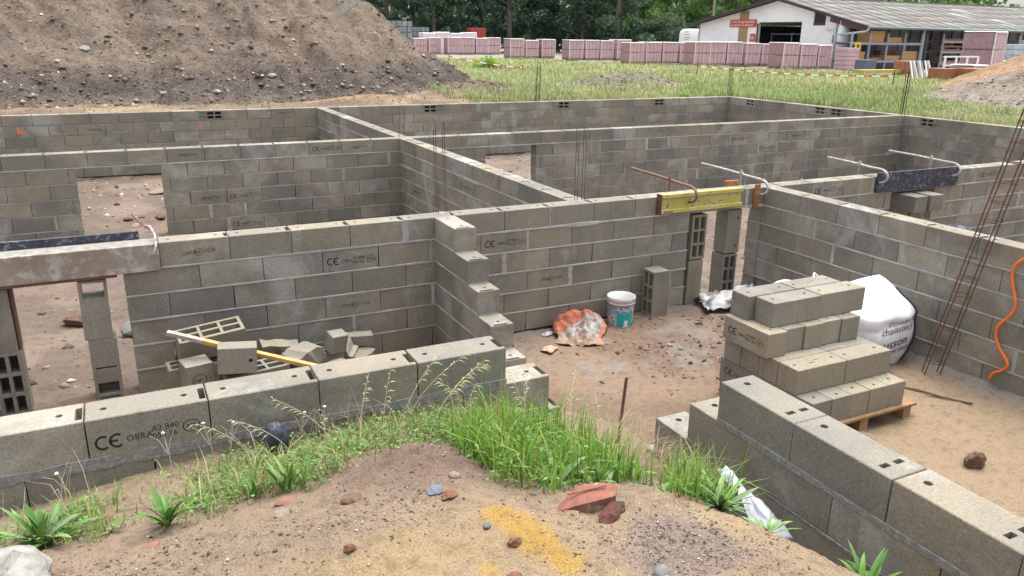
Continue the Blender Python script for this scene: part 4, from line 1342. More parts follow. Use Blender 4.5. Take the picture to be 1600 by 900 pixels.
def stack_block(x, y, z, along, kind, label='loose'):
    key = (kind,)
    if key not in _sm:
        mb = MB()
        if kind == 'a':
            hs_ = [(-0.175 - .014, -0.175 + .014, -.014, .014, 0.05, 'oct'), (0.16 - .014, 0.16 + .014, -.014, .014, 0.05, 'oct')]
        else:
            hs_ = [(-0.19 - .013, -0.19 + .013, -.013, .013, 0.05, 'oct'), (-0.06, -0.005, -0.02, -0.012, 0.05, 'rect'), (0.02, 0.075, 0.012, 0.02, 0.05, 'rect'), (0.19 - .013, 0.19 + .013, -.013, .013, 0.05, 'oct')]
        block_body(mb, 0.494, 0.194, 0.198, hs_, 0.004)
        # a shallow groove down each end
        _sm[key] = mb.mesh('stacked_block', M_BLOCKL)
    rz = {'x': 0, 'y': -math.pi / 2}[along] + random.uniform(-0.012, 0.012)
    o = link('stacked_block', _sm[key], None, (x, y, z), (0, 0, rz))
    return tag(o, label, 'block', 'blocks stacked on the pallet')


z0 = zp + 0.141
LD = {0: 'concrete block in the bottom layer of the pallet stack', 1: 'concrete block in the second layer of the pallet stack', 2: 'concrete block in the third layer of the pallet stack', 3: 'concrete block on the very top of the pallet stack'}
for i in range(5):
    for j in range(2):
        o = stack_block(px0 + 0.1 + i * 0.2, py0 + 0.25 + j * 0.5, z0, 'y', 'b' if (i + j) % 2 else 'a', LD[0])
        if i == 0 and j == 1:
            o['label'] = 'bottom-layer stack block with a CE print on its outer side'
            link('print', STAMP['full'], o, (0.0, -0.0982, 0.105))
for j in range(4):
    for i in range(2):
        stack_block(px0 + 0.26 + i * 0.5 - 0.02, py0 + 0.26 + j * 0.2, z0 + 0.2, 'x', 'b' if j == 0 and i == 0 else 'a', LD[1])
for i in range(5):
    o = stack_block(px0 + 0.03 + i * 0.2, py0 + 0.70 + (0.012 if i % 2 else 0) - (0.02 if i == 0 else 0), z0 + 0.4, 'y', 'b' if i == 3 else 'a', LD[2])
    if i == 0:
        o['label'] = 'third-layer stack block with a large CE print on its outer side'
        link('print', STAMP['full'], o, (0.0, -0.0982, 0.105))
for x, y, k, l in ((px0 + 0.24, py0 + 0.84, 'a', 'top block of the pallet stack at the corner facing the bucket'), (px0 + 0.75, py0 + 0.85, 'b', 'top block of the pallet stack with long slots, next to the white sack'),
                   (px0 + 0.30, py0 + 0.63, 'a', 'top block of the pallet stack overhanging the CE-printed block'), (px0 + 0.81, py0 + 0.645, 'a', 'top block of the pallet stack next to the bulk bag')):
    stack_block(x, y, z0 + 0.6, 'x', k, l)

# ------------------------------------------------------------------ bulk bag
BX, BY = 6.01, 4.73
bz = floor_at(BX, BY)
root = empty('bulk_bag', (BX, BY, bz), 'full white bulk bag with printed lettering behind the block stack', 'bag')
M_BIG = mottled('woven_white', (0.68, 0.68, 0.69), (0.58, 0.58, 0.60), 6, 0.7, 0.4, 0.65, 0.5, 0.006)
M_NAVY = plain('navy_strap', (0.03, 0.035, 0.07), 0.7)
BAGH = 0.79


def bag_r(th, v):
    """outline of the bag at angle th and height fraction v (0..1)"""
    e = 2.9
    th = th % (2 * math.pi)
    c, s = abs(math.cos(th)), abs(math.sin(th))
    r = 1 / ((c ** e + s ** e) ** (1 / e))
    bulge = 0.345 + 0.07 * math.sin(min(v / 0.85, 1) * math.pi)
    if v > 0.62:
        t = (v - 0.62) / 0.38
        bulge *= max(0.02, (1 - t ** 1.55) ** 0.85 * 0.86 + 0.14 * (1 - t))
        r = r * (1 - t * 0.3) + 1.0 * t * 0.3
    wr = 1 + 0.05 * (abs(2 * float(vnoise(th * 1.6 + v * 2, v * 3.5 - th, 1.0, 403)) - 1) - 0.4) * (0.4 + v) + 0.012 * math.sin(7 * th + 9 * v) + 0.05 * (float(vnoise(th * 2.2, v * 6, 1.0, 401)) - .5) + 0.05 * (float(vnoise(th * 7, v * 2, 1.0, 402)) - .5)
    return r * bulge * wr


def bag_p(th, v, out=0.0):
    r = bag_r(th, v) + out
    t = max(0.0, (v - 0.55) / 0.45) ** 1.5
    return (r * math.cos(th) + 0.07 * t, r * math.sin(th) - 0.06 * t, v * BAGH)


mb = MB(); nth, nv_ = 144, 64; vs = []; fs = []
for i in range(nv_ + 1):
    for j in range(nth): vs.append(bag_p(2 * math.pi * j / nth, i / nv_))
for i in range(nv_):
    for j in range(nth):
        a = i * nth + j; b = i * nth + (j + 1) % nth
        fs.append((a, b, b + nth, a + nth))
fs.append(tuple(range(nv_ * nth, (nv_ + 1) * nth)))
mb.add(vs, fs); mb.build('sack', M_BIG, root, smooth=True)
# lettering wrapped on the side looking at the camera
TH0 = R(-87)


def wrap_text(s, size, u0, v0, mat, name='lettering', shear=0.0):
    vs, fs_ = text_verts(s, size)
    mb = MB(); out = []
    for a, b in vs:
        th = TH0 + (u0 + a) / 0.45
        out.append(bag_p(th, (v0 + b + 0.10 * (u0 + a)) / BAGH, 0.008))
    mb.add(out, fs_)
    return mb.build(name, mat, root)


M_PRINT = plain('dark_blue_print', (0.035, 0.04, 0.075), 0.7)
wrap_text('Disponible sur', 0.062, -0.17, 0.44, M_PRINT)
wrap_text('chausson.fr', 0.085, -0.24, 0.375, M_PRINT)
wrap_text('chausson', 0.135, -0.40, 0.235, M_PRINT)
wrap_text('MATÉRIAUX', 0.06, -0.10, 0.165, M_PRINT)
mb = MB(); q = []
for a, b in ((0.205, 0.24), (0.255, 0.24), (0.255, 0.31), (0.23, 0.335), (0.205, 0.305)):
    q.append(bag_p(TH0 + a / 0.45, b / BAGH, 0.004))
mb.add(q, [(0, 1, 2, 3, 4)]); mb.build('logo_mark', plain('red_print', (0.45, 0.04, 0.04), 0.7), root)
st = MB()
for th in (R(-52),):
    st.tube([bag_p(th, v, 0.006) for v in np.linspace(0.02, 0.88, 22)], 0.012, 5)
st.build('seam_strap', M_NAVY, root)
lp = MB()
lp.tube([(-0.35, 0.16, 0.60), (-0.42, 0.18, 0.76), (-0.47, 0.2, 0.80), (-0.52, 0.16, 0.76), (-0.5, 0.1, 0.6)], 0.010, 6); lp.build('lifting_loop', M_BIG, root)
# second sack end behind the stack
v, f = stone_mesh(150, 0.5, 0.10, 3)
mb = MB().add([(a * 0.20, b * 0.2, c * 0.24) for a, b, c in v], f)
tag(mb.build('white_sack', M_BIG, None, (5.16, 4.86, FLOOR + 0.70), (0, 0, 0.4), True), 'white sack top showing behind the block stack', 'sack')
mb = MB(); block_body(mb, 0.4, 0.36, 0.60, (), 0.02)
tag(mb.build('white_sack', M_BIG, None, (5.16, 4.86, FLOOR - 0.01)), 'lower white sack standing behind the block stack', 'sack')
# tarpaulin corner behind the right wall
mb = MB()
A = [(7.28, 4.55, -0.55), (7.02, 4.86, -0.42), (7.16, 4.80, -0.10), (7.26, 4.66, -0.12), (7.40, 4.42, -0.5)]
mb.add(A + [(x + 0.22, y + 0.28, z - 0.22) for x, y, z in A], [(0, 1, 2, 3, 4), (9, 8, 7, 6, 5), (0, 5, 6, 1), (1, 6, 7, 2), (2, 7, 8, 3), (3, 8, 9, 4), (4, 9, 5, 0)])
tarp_bag = mb

# ------------------------------------------------------------------ leaning rebar cage
root = empty('rebar_cage', (6.22, 4.10, FLOOR), 'long rusty rebar cage leaning against the right wall', 'rebar cage')
base = Vector((0, 0, 0.0)); topv = Vector((0.25, -0.46, 3.4))
ax = (topv - base).normalized()
e1 = ax.cross(Vector((0, 1, 0))).normalized(); e2 = ax.cross(e1).normalized()
e1, e2 = Vector((0.8, -0.55, 0)).normalized(), None
e1 = (e1 - ax * e1.dot(ax)).normalized(); e2 = ax.cross(e1).normalized()
Lc = (topv - base).length
corners = [(-1, -1), (1, -1), (1, 1), (-1, 1)]
hw, hd = 0.062, 0.035
for i, j in corners:
    b = MB(); b.tube([base + e1 * (hw * i) + e2 * (hd * j) + ax * (0.0 if i < 0 else 0.02), base + e1 * (hw * i) + e2 * (hd * j) + ax * Lc], 0.006, 6)
    b.build('long_bar', M_RUST, root)
k = 0.14
while k < Lc:
    b = MB(); pts = [base + ax * (k + random.uniform(-.01, .01)) + e1 * ((hw + 0.006) * i) + e2 * ((hd + 0.006) * j) for i, j in corners]
    b.tube(pts + [pts[0]], 0.0042, 5, caps=False); b.build('stirrup', M_RUST, root)
    k += 0.165

# starter bars at the wall crossings
M_DARKBAR = mottled('dark_rebar', (0.06, 0.04, 0.032), (0.04, 0.03, 0.026), 60, 0.85)
M_BROWNBAR = mottled('brown_rebar', (0.13, 0.095, 0.08), (0.09, 0.065, 0.055), 60, 0.85)
STARTERS = [((4.07, 12.25), 0.52, 'thin starter rebar cage rising at the crossing of the two inner walls'),
            ((2.60, 6.72), 0.86, 'thin starter rebar cage rising above the stepped wall'),
            ((4.08, 6.70), 0.78, 'thin starter rebar cage rising where the spine wall meets the beam wall'),
            ((9.6, 18.0), 1.06, 'tall thin starter bars rising from the middle of the rear wall'),
            ((15.83, 18.0), 1.05, 'tall thin starter bars at the rear corner of the foundation'),
            ((15.83, 12.25), 1.0, 'tall thin starter bars on the outer wall beside the weeds')]
for (x, y), h, l in STARTERS:
    root = empty('starter_bars', (x, y, -0.03), l, 'rebar')
    s = 0.042
    lean = random.uniform(-0.03, 0.03)
    for i, j in corners:
        b = MB(); b.tube([(s * i, s * 0.6 * j, 0), (s * i + lean * h, s * 0.6 * j, h * random.uniform(0.85, 1.02))], 0.0034 if h < 0.9 else 0.007, 5); b.build('bar', M_BROWNBAR if h < 0.9 else M_DARKBAR, root)
    for zz in ((0.2, 0.45, 0.7) if h < 0.9 else (0.3, 0.75)):
        if zz < h:
            b = MB(); pts = [(s * 1.12 * i + lean * zz, s * 0.7 * j, zz) for i, j in corners]; b.tube(pts + [pts[0]], 0.003, 4, caps=False); b.build('stirrup', M_BROWNBAR, root)
    hb = MB(); hb.box((0, 0, 0.0), (0.13, 0.12, 0.062)); hb.build('cell_fill', M_CONC, root)

# orange conduit
pts = [(6.39, 3.42, -0.02), (6.395, 3.55, -0.035), (6.4, 3.64, -0.09), (6.4, 3.685, -0.17), (6.4, 3.67, -0.28), (6.4, 3.615, -0.42), (6.4, 3.61, -0.50), (6.4, 3.65, -0.59), (6.4, 3.705, -0.67), (6.4, 3.71, -0.76), (6.4, 3.665, -0.85), (6.4, 3.59, -0.93), (6.4, 3.565, -0.98), (6.4, 3.60, -1.04), (6.4, 3.665, -1.09), (6.4, 3.69, -1.16)]


def smooth_path(P_, k=4):
    P_ = [Vector(p) for p in P_]; out = []
    for i in range(len(P_) - 1):
        p0, p1, p2, p3 = P_[max(i - 1, 0)], P_[i], P_[i + 1], P_[min(i + 2, len(P_) - 1)]
        for j in range(k):
            t = j / k
            out.append(0.5 * ((2 * p1) + (p2 - p0) * t + (2 * p0 - 5 * p1 + 4 * p2 - p3) * t * t + (3 * p1 - p0 - 3 * p2 + p3) * t ** 3))
    return out + [P_[-1]]


mb = MB(); mb.tube(smooth_path(pts), 0.0125, 8)
tag(mb.build('orange_conduit', plain('orange_plastic', (0.78, 0.17, 0.03), 0.45, var=0.06), None, (0, 0, 0), (0, 0, 0), True), 'wavy orange conduit hanging down the right wall', 'conduit')

# small ground litter
mb = MB(); mb.tube(smooth_path([(5.62, 4.12, 0.01), (5.8, 3.95, 0.02), (5.9, 3.75, 0.012), (5.98, 3.62, 0.01), (6.0, 3.55, 0.02)]), [0.009] * 16 + [0.012], 5)
tag(mb.build('dry_stick', mottled('bark', (0.12, 0.08, 0.05), (0.07, 0.05, 0.035), 50, 0.9), None, (0, 0, FLOOR)), 'thin dark stick on the sand beside the pallet', 'stick')
mb = MB(); mb.tube([(0, 0, 0), (0.02, 0.01, 0.42)], 0.009, 6)
tag(mb.build('rusty_stake', M_RUST, None, (2.30, 3.26, -0.62), (0, 0.05, 0)), 'short rusty iron stake standing in the grass', 'stake')

# ------------------------------------------------------------------ loose and broken blocks in the left room
HB = hollow_mesh('loose_block', 0.5, 0.2, 0.2, 3, 2, 0.17, 0.022)


def loose(me, loc, rot, label, name='loose_block', cat='block'):
    return tag(link(name, me, None, loc, rot), label, cat)


loose(HB, (0.45, 6.30, -0.85), (R(14), R(-4), R(6)), 'hollow grey block tilted on the rubble pile, cells facing up')
halfb = hollow_mesh('loose_block', 0.25, 0.2, 0.2, 2, 2, 0.17, 0.025)
o = loose(halfb, (0.20, 5.98, -0.93), (R(3), R(90), R(14)), 'half block with open cells facing the batten, NF print on its side')
HALF = o
mbp = MB(); put(mbp, text_verts('NF', 0.045), -0.035, -0.01); arc2(mbp, 0.0, 0.006, 0.042, 0.047, 0, 360, 20, 1.15); put(mbp, text_verts('S', 0.04), 0.07, -0.01)
link('print', mbp.mesh('print', M_INK), HALF, (0.0, -0.1012, 0.09), (0, R(-90), 0))
loose(solid_prop([(0.08, 0.11, -0.016, 0.016, 0.06, 'oct')], 0.28), (0.60, 5.95, -0.78), (R(84), R(4), R(-8)), 'small block piece with one round hole held up by the batten')
loose(HB, (0.72, 6.0, -1.12), (R(4), R(0), R(10)), 'hollow block lying under the small holed piece')
loose(HB, (0.35, 6.28, -1.12), (R(0), R(0), R(4)), 'hollow block at the bottom of the rubble, against the wall')
loose(HB, (1.22, 6.25, -1.18), (R(-6), R(3), R(-4)), 'hollow block half hidden under the wooden batten')
def broken(sx, sy, sz, seed, cut=0.4):
    rs = random.Random(seed); mb = MB(); vs = []
    nseg = 5
    for k in range(nseg + 1):
        x = -sx / 2 + sx * k / nseg
        e = 1 - cut * (k / nseg) ** 2 * rs.uniform(0.5, 1.2)
        for (a, b) in ((-1, 0), (1, 0), (1, 1), (-1, 1)):
            j_ = 0.012 if 0 < k < nseg else 0.004
            vs.append((x + (rs.uniform(-.02, .02) if k == nseg else 0), a * sy / 2 * (1 - 0.1 * rs.random()) + rs.uniform(-j_, j_), b * sz * e + rs.uniform(-j_, j_)))
    fs = [(3, 2, 1, 0), (nseg * 4, nseg * 4 + 1, nseg * 4 + 2, nseg * 4 + 3)]
    for k in range(nseg):
        for q_ in range(4):
            a = k * 4 + q_; b = k * 4 + (q_ + 1) % 4; fs.append((a, b, b + 4, a + 4))
    mb.add(vs, fs)
    return mb.mesh('broken_block', M_BLOCKL)


for loc, dims, rot, sd, l in (((1.16, 6.05, -1.0), (0.26, 0.18, 0.2), (0.1, -0.45, 0.5), 161, 'broken grey block lump with ridged side on the rubble pile'), ((1.46, 6.30, -1.08), (0.24, 0.2, 0.16), (0.2, 0.5, -0.4), 163, 'rough broken block piece at the end of the rubble pile'),
                              ((0.98, 6.38, -0.96), (0.32, 0.12, 0.07), (0.3, 0.12, 0.1), 164, 'flat broken block shard behind the batten'), ((1.64, 6.28, -1.14), (0.22, 0.2, 0.1), (0.1, -0.2, 0.8), 165, 'low broken block shard near the stepped wall'), ((1.30, 6.0, -1.16), (0.3, 0.2, 0.16), (0.0, 0.2, 2.2), 166, 'broken block half showing behind the front wall top')):
    loose(broken(*dims, sd), loc, rot, l, 'broken_block', 'block piece')
mb = MB(); block_body(mb, 0.15, 0.12, 0.17, (), 0.006, 0.01)
tag(mb.build('broken_block', M_BLOCKL, None, (1.40, 6.18, -0.97), (0.25, 0.1, 0.3)), 'speckled squarish block fragment topping the rubble pile', 'block piece')
mb = MB(); block_body(mb, 0.24, 0.1, 0.10, (), 0.004, 0.01)
tag(mb.build('broken_block', M_BLOCKL, None, (1.66, 6.38, -1.03), (0.1, 0.05, -0.1)), 'small flat block fragment against the wall foot', 'block piece')
root = empty('wooden_batten', (0.85, 5.85, -0.82), 'yellow wooden batten lying across the broken blocks', 'batten')
b = MB(); b.bar((-0.72, 0.30, 0.22), (-0.48, 0.20, 0.148), 0.05, 0.028); b.build('grey_end', M_WOODGREY, root)
b = MB(); b.bar((-0.48, 0.20, 0.148), (0.62, -0.26, -0.17), 0.05, 0.028); b.build('timber', M_WOOD, root)

# broken terracotta brick on the mound
root = empty('broken_brick', on_mound(1.36, 2.10, 0.0), 'broken red terracotta brick lying on the mound', 'brick')
M_TERRA = mottled('terracotta', (0.23, 0.092, 0.064), (0.17, 0.07, 0.05), 25, 0.85, extra=((0.30, 0.24, 0.2), 18, 0.6, 0.7))
mb = MB()
prof = [(-0.13, -0.045), (-0.04, -0.068), (0.03, -0.05), (0.10, -0.03), (0.118, 0.03), (0.05, 0.045), (-0.03, 0.05)]
n_ = len(prof)
zt = [0.006, 0.05, 0.055, 0.06, 0.072, 0.07, 0.055]
mb.add([(x, y, z) for (x, y), z in zip(prof, zt)] + [(x * 0.97, y * 0.97, -0.03) for x, y in prof], [tuple(range(n_))] + [(i, n_ + i, n_ + (i + 1) % n_, (i + 1) % n_) for i in range(n_)] + [tuple(range(2 * n_ - 1, n_ - 1, -1))])
mb.build('brick_body', M_TERRA, root, rot=(0, 0, R(-22)))
mb = MB(); mb.box((-0.075, -0.062, 0.012), (0.045, 0.012, 0.02), (0, 0.1, -0.35)); mb.build('cell_shade', plain('cell_shade_brown', (0.11, 0.055, 0.04), 0.95), root, rot=(0, 0, R(-22)))  # solid dark box on the side; the hollow cell's shade is its colour
mb = MB(); mb.box((0.0, 0.002, 0.067), (0.15, 0.006, 0.004), (0, -0.12, 0.15)); mb.build('ridge', M_TERRA, root, rot=(0, 0, R(-22)))
v, f = stone_mesh(171, 0.45, 0.3, 2)
tag(MB().add([(a * 0.065, b * 0.04, c * 0.05) for a, b, c in v], f).build('bark_piece', mottled('red_bark', (0.13, 0.05, 0.035), (0.07, 0.03, 0.025), 60, 0.9, 0.4, 0.6, 0.9, 0.006), None, on_mound(1.385, 1.985, 0.02), (0.4, -0.3, 0.4)), 'dark reddish bark piece against the terracotta brick', 'bark')
stone('dark humus lump between brick and bark', on_mound(1.44, 2.03, 0.014), 0.04, plain('humus', (0.06, 0.045, 0.035), 0.95), 175, 0.6, name='soil_clod', cat='clod', rough=0.4)

# tarpaulin corner
tag(tarp_bag.build('bag_corner', mottled('tarp', (0.16, 0.18, 0.24), (0.45, 0.46, 0.5), 7, 0.6, 0.45, 0.55), None, (0, 0, 0)), 'folded blue grey bag corner rising behind the right wall', 'bag')


# ------------------------------------------------------------------ grass and weeds near the camera
def blades(name, P, h, wd, az, lean, cols, mat, label, tipc=1.15, bend=1.0):
    n = len(P)
    dx, dy = np.cos(az), np.sin(az)
    px_, py_ = -dy, dx
    V = np.zeros((n, 5, 3))
    mid_l = lean * 0.35; tip_l = lean * bend
    V[:, 0] = P + np.stack([px_ * wd / 2, py_ * wd / 2, -0.01 + 0 * h], -1)
    V[:, 1] = P - np.stack([px_ * wd / 2, py_ * wd / 2, 0.01 + 0 * h], -1)
    m = P + np.stack([dx * h * mid_l, dy * h * mid_l, h * 0.55], -1)
    V[:, 2] = m + np.stack([px_ * wd * 0.42, py_ * wd * 0.42, 0 * h], -1)
    V[:, 3] = m - np.stack([px_ * wd * 0.42, py_ * wd * 0.42, 0 * h], -1)
    V[:, 4] = P + np.stack([dx * h * tip_l, dy * h * tip_l, h * np.maximum(0.25, 1 - 0.45 * lean * lean)], -1)
    T = np.array([(0, 1, 3), (0, 3, 2), (2, 3, 4)])
    T = (T[None] + (np.arange(n) * 5)[:, None, None]).reshape(-1, 3)
    C = np.repeat(cols[:, None, :], 5, 1).copy(); C[:, 4] *= tipc
    o = link(name, fastmesh(name, V.reshape(-1, 3), T, mat, C.reshape(-1, 3)))
    return tag(o, label, None, None, 'stuff')


def gmask(X, Y):
    n1 = fbm(X, Y, 4, 3, 501) - .5

    def el(cx, cy, rx, ry): return np.clip(1.25 - np.hypot((X - cx) / rx, (Y - cy) / ry) + 0.9 * n1, 0, 1)
    low = np.maximum.reduce([el(0.75, 3.18, 0.62, 0.26), el(0.22, 2.98, 0.28, 0.2), el(1.25, 3.22, 0.55, 0.26), el(-0.38, 3.0, 0.24, 0.2), el(0.52, 2.92, 0.22, 0.14)])
    tall = np.maximum.reduce([el(1.45, 2.68, 0.30, 0.36), el(1.66, 2.62, 0.20, 0.30), el(1.28, 2.78, 0.14, 0.24), el(1.62, 3.05, 0.30, 0.22), 0.9 * el(1.93, 2.16, 0.17, 0.2)])
    return low, tall


n = 60000
X = RNG.uniform(-0.9, 2.4, n); Y = RNG.uniform(1.9, 3.44, n)
low, tall = gmask(X, Y)
m1 = RNG.random(n) < low * 0.30
Xa, Ya = X[m1], Y[m1]
P = np.stack([Xa, Ya, mound_z(Xa, Ya)], -1); k = len(P)
c = pick(k, [(0.12, 0.22, 0.035), (0.18, 0.28, 0.06), (0.25, 0.29, 0.10), (0.34, 0.29, 0.15)], [3, 4, 3, 2])
blades('grass', P, 0.025 + 0.11 * RNG.random(k) ** 2.0, 0.004 + 0.003 * RNG.random(k), RNG.uniform(0, 6.28, k), RNG.uniform(0.1, 1.0, k), c, M_GRASS, 'low green grass and clover along the foot of the front wall')
m2 = RNG.random(n) < tall * 0.42
Xa, Ya = X[m2], Y[m2]
P = np.stack([Xa, Ya, mound_z(Xa, Ya)], -1); k = len(P)
c = pick(k, [(0.10, 0.215, 0.025), (0.15, 0.285, 0.035), (0.22, 0.325, 0.06), (0.31, 0.31, 0.12)], [4, 5, 3, 1])
blades('grass', P, 0.06 + 0.30 * RNG.random(k) ** 1.3 * (0.35 + 0.9 * vnoise(Xa, Ya, 5, 505)), 0.004 + 0.0045 * RNG.random(k), RNG.uniform(0, 6.28, k), RNG.uniform(0.05, 0.9, k), c, M_GRASS, 'taller bright green grass beside the gap in the wall')
# clover leaves: small flat faces
m3 = RNG.random(n) < np.clip(low * 0.75 * (vnoise(X, Y, 6, 507) > 0.3) + tall * 0.2, 0, 1)
Xa, Ya = X[m3], Y[m3]; k = len(Xa)
Z = mound_z(Xa, Ya) + 0.008 + 0.06 * RNG.random(k) ** 1.5
s = 0.0035 + 0.006 * RNG.random(k); a = RNG.uniform(0, 6.28, k); ti = RNG.uniform(-.5, .5, (k, 2))
q = np.stack([np.stack([np.cos(a + t) * s, np.sin(a + t) * s * 0.75, (np.cos(a + t) * ti[:, 0] + np.sin(a + t) * ti[:, 1]) * s], -1) for t in (0, 1.57, 3.14, 4.71)], 1)
V = q + np.stack([Xa, Ya, Z], -1)[:, None, :]
T = np.arange(k * 4).reshape(-1, 4)
c = np.repeat(pick(k, [(0.10, 0.21, 0.04), (0.15, 0.28, 0.07), (0.22, 0.33, 0.12)], [3, 4, 2]), 4, 0)
tag(link('ground_cover', fastmesh('ground_cover', V.reshape(-1, 3), T, M_GRASS, c)), 'small-leaved clover and chickweed among the grass', None, None, 'stuff')
# broader leaves inside the clumps
nb_ = 9000
X = RNG.uniform(-0.6, 2.3, nb_); Y = RNG.uniform(1.95, 3.4, nb_); low, tall = gmask(X, Y)
kp = RNG.random(nb_) < np.clip(tall * 0.95 + low * 0.10, 0, 1)
Xa, Ya = X[kp], Y[kp]; k = len(Xa)
Z = mound_z(Xa, Ya) + 0.01 + 0.16 * RNG.random(k) ** 1.5 * np.clip(gmask(Xa, Ya)[1] + 0.2, 0, 1)
L_f = 0.014 + 0.042 * RNG.random(k) ** 2; a = RNG.uniform(0, 6.28, k); el_ = RNG.uniform(-0.2, 0.9, k)
dr = np.stack([np.cos(a) * np.cos(el_), np.sin(a) * np.cos(el_), np.sin(el_)], -1); sd_ = np.stack([-np.sin(a), np.cos(a), 0 * a], -1)
Pq = np.stack([Xa, Ya, Z], -1)
V = np.stack([Pq, Pq + dr * (L_f * 0.5)[:, None] + sd_ * (L_f * 0.22)[:, None], Pq + dr * L_f[:, None] - np.array([0, 0, 1.0]) * (L_f * 0.15)[:, None], Pq + dr * (L_f * 0.5)[:, None] - sd_ * (L_f * 0.22)[:, None]], 1).reshape(-1, 3)
tag(link('weed_foliage', fastmesh('weed_foliage', V, np.arange(k * 4).reshape(-1, 4), M_GRASS, np.repeat(pick(k, [(0.09, 0.19, 0.035), (0.14, 0.27, 0.05), (0.20, 0.32, 0.09), (0.07, 0.14, 0.035)], [3, 4, 2, 2]), 4, 0))), 'broad little weed leaves filling the grass clumps', None, None, 'stuff')
# dry stems
n = 1700
X = RNG.uniform(-0.6, 2.3, n); Y = RNG.uniform(2.2, 3.45, n); low, tall = gmask(X, Y)
keep = RNG.random(n) < np.clip(low * 0.45 + tall * 0.6, 0, 1)
X, Y = X[keep], Y[keep]; k = len(X)
blades('dry_grass', np.stack([X, Y, mound_z(X, Y)], -1), 0.10 + 0.22 * RNG.random(k) ** 1.5, 0.0022 + 0.0015 * RNG.random(k), RNG.uniform(0, 6.28, k), RNG.uniform(0.1, 1.1, k), pick(k, [(0.36, 0.31, 0.19), (0.30, 0.24, 0.13), (0.42, 0.38, 0.27)], [3, 2, 2]), M_GRASS, 'dry straw-coloured grass stems among the green')
n = 260
X = RNG.normal(2.2, 0.10, n); Y = RNG.uniform(2.35, 3.3, n)
blades('dry_grass', np.stack([X, Y, mound_z(X, Y)], -1), 0.14 + 0.16 * RNG.random(n), 0.002 + 0.001 * RNG.random(n), RNG.normal(0.2, 0.7, n), RNG.uniform(0.5, 1.3, n), pick(n, [(0.36, 0.31, 0.19), (0.30, 0.24, 0.13)], [1, 1]), M_GRASS, 'dry bent grass against the near stepped wall')


def grass_stem(x, y, h, az, lean, nsp, label, colr=(0.36, 0.36, 0.18)):
    """a tall flowering stem with drooping spikelets"""
    z = float(mound_z(np.array(x), np.array(y)))
    root = empty('grass_stem', (x, y, z - 0.01), label, 'grass stem', 'tall flowering grass stems')
    m = mats_stem
    pts = [Vector((math.cos(az) * lean * h * t ** 1.8, math.sin(az) * lean * h * t ** 1.8, h * (t - 0.18 * lean * t ** 3))) for t in np.linspace(0, 1, 9)]
    b = MB(); b.tube(pts, [0.0016 - 0.0009 * i / 8 for i in range(9)], 4); b.build('stem', m, root)
    sp = MB()
    for i in range(nsp):
        t = 0.62 + 0.38 * i / max(1, nsp - 1); k = min(7, int(t * 8)); p = pts[k].lerp(pts[k + 1], t * 8 - k)
        a2 = az + random.uniform(-0.9, 0.9); l = random.uniform(0.03, 0.055)
        e = p + Vector((math.cos(a2) * l, math.sin(a2) * l, -l * random.uniform(0.0, 0.7)))
        mid_ = p.lerp(e, 0.5) + Vector((0, 0, 0.006))
        sp.tube([p, p.lerp(e, 0.35) + Vector((0, 0, 0.004)), mid_, e], [0.0005, 0.001, 0.0032, 0.0004], 4)
    sp.build('seed_head', m, root)


mats_stem = plain('straw_green', (0.38, 0.38, 0.20), 0.7)
for (x, y, h, az, le, ns) in ((0.98, 3.12, 0.40, 0.5, 0.75, 12), (0.88, 3.05, 0.36, 0.9, 0.35, 8), (1.03, 3.2, 0.42, 0.2, 0.95, 12), (0.70, 3.2, 0.30, 2.6, 0.9, 9), (0.52, 3.22, 0.26, 2.8, 0.9, 8), (1.28, 3.1, 0.26, 0.6, 0.5, 7), (1.55, 2.95, 0.34, 1.2, 0.35, 8), (1.85, 2.75, 0.36, 1.4, 0.3, 8), (0.62, 3.0, 0.24, 1.5, 0.2, 5), (1.42, 3.15, 0.30, 2.4, 0.7, 8), (1.1, 3.05, 0.38, 0.3, 0.85, 14), (0.8, 3.15, 0.34, 1.0, 0.6, 12), (1.2, 3.25, 0.34, 0.1, 0.8, 12), (0.35, 3.3, 0.27, 2.9, 0.8, 9), (1.62, 3.1, 0.33, 1.0, 0.4, 9), (1.75, 2.9, 0.40, 0.9, 0.5, 10), (1.5, 2.8, 0.42, 1.9, 0.3, 9)):
    grass_stem(x, y, h, az, le, ns, 'tall thin grass stem with drooping seed head before the wall')

# grey-white dried flower stems against the wall
mats_dry = plain('dry_stalk', (0.42, 0.38, 0.30), 0.85)
for i, (x, y, h, az) in enumerate(((0.02, 3.38, 0.2, 1.9), (0.20, 3.36, 0.22, 2.3), (0.25, 3.37, 0.2, 0.6), (-0.36, 3.3, 0.16, 2.6), (0.56, 3.36, 0.19, 0.4), (0.68, 3.34, 0.2, 1.2))):
    z = float(mound_z(np.array(x), np.array(y)))
    root = empty('dry_stalk', (x, y, z - 0.01), 'dry branched stalk with pale seed tuft at the wall', 'dry stalk', 'dry stalks at the wall foot')
    b = MB(); tip = Vector((math.cos(az) * 0.05, math.sin(az) * 0.02, h)); b.tube([(0, 0, 0), tip * 0.5 + Vector((0.006, 0, 0)), tip], [0.0022, 0.0018, 0.0012], 5)
    for kx in range(3): b.tube([tip * 0.5, tip * 0.75 + Vector((0.025 * (kx - 1), 0, 0.02)), tip + Vector((0.05 * (kx - 1), -0.01, 0.01 * kx))], [0.0015, 0.0012, 0.0008], 4)
    b.build('stalk', mats_dry, root)
    v, f = stone_mesh(190 + i, 0.8, 0.5, 1); MB().add([(a * 0.009, b2 * 0.009, c2 * 0.009) for a, b2, c2 in v], f).build('seed_tuft', plain('seed_white', (0.6, 0.58, 0.52), 0.9), root, tip)


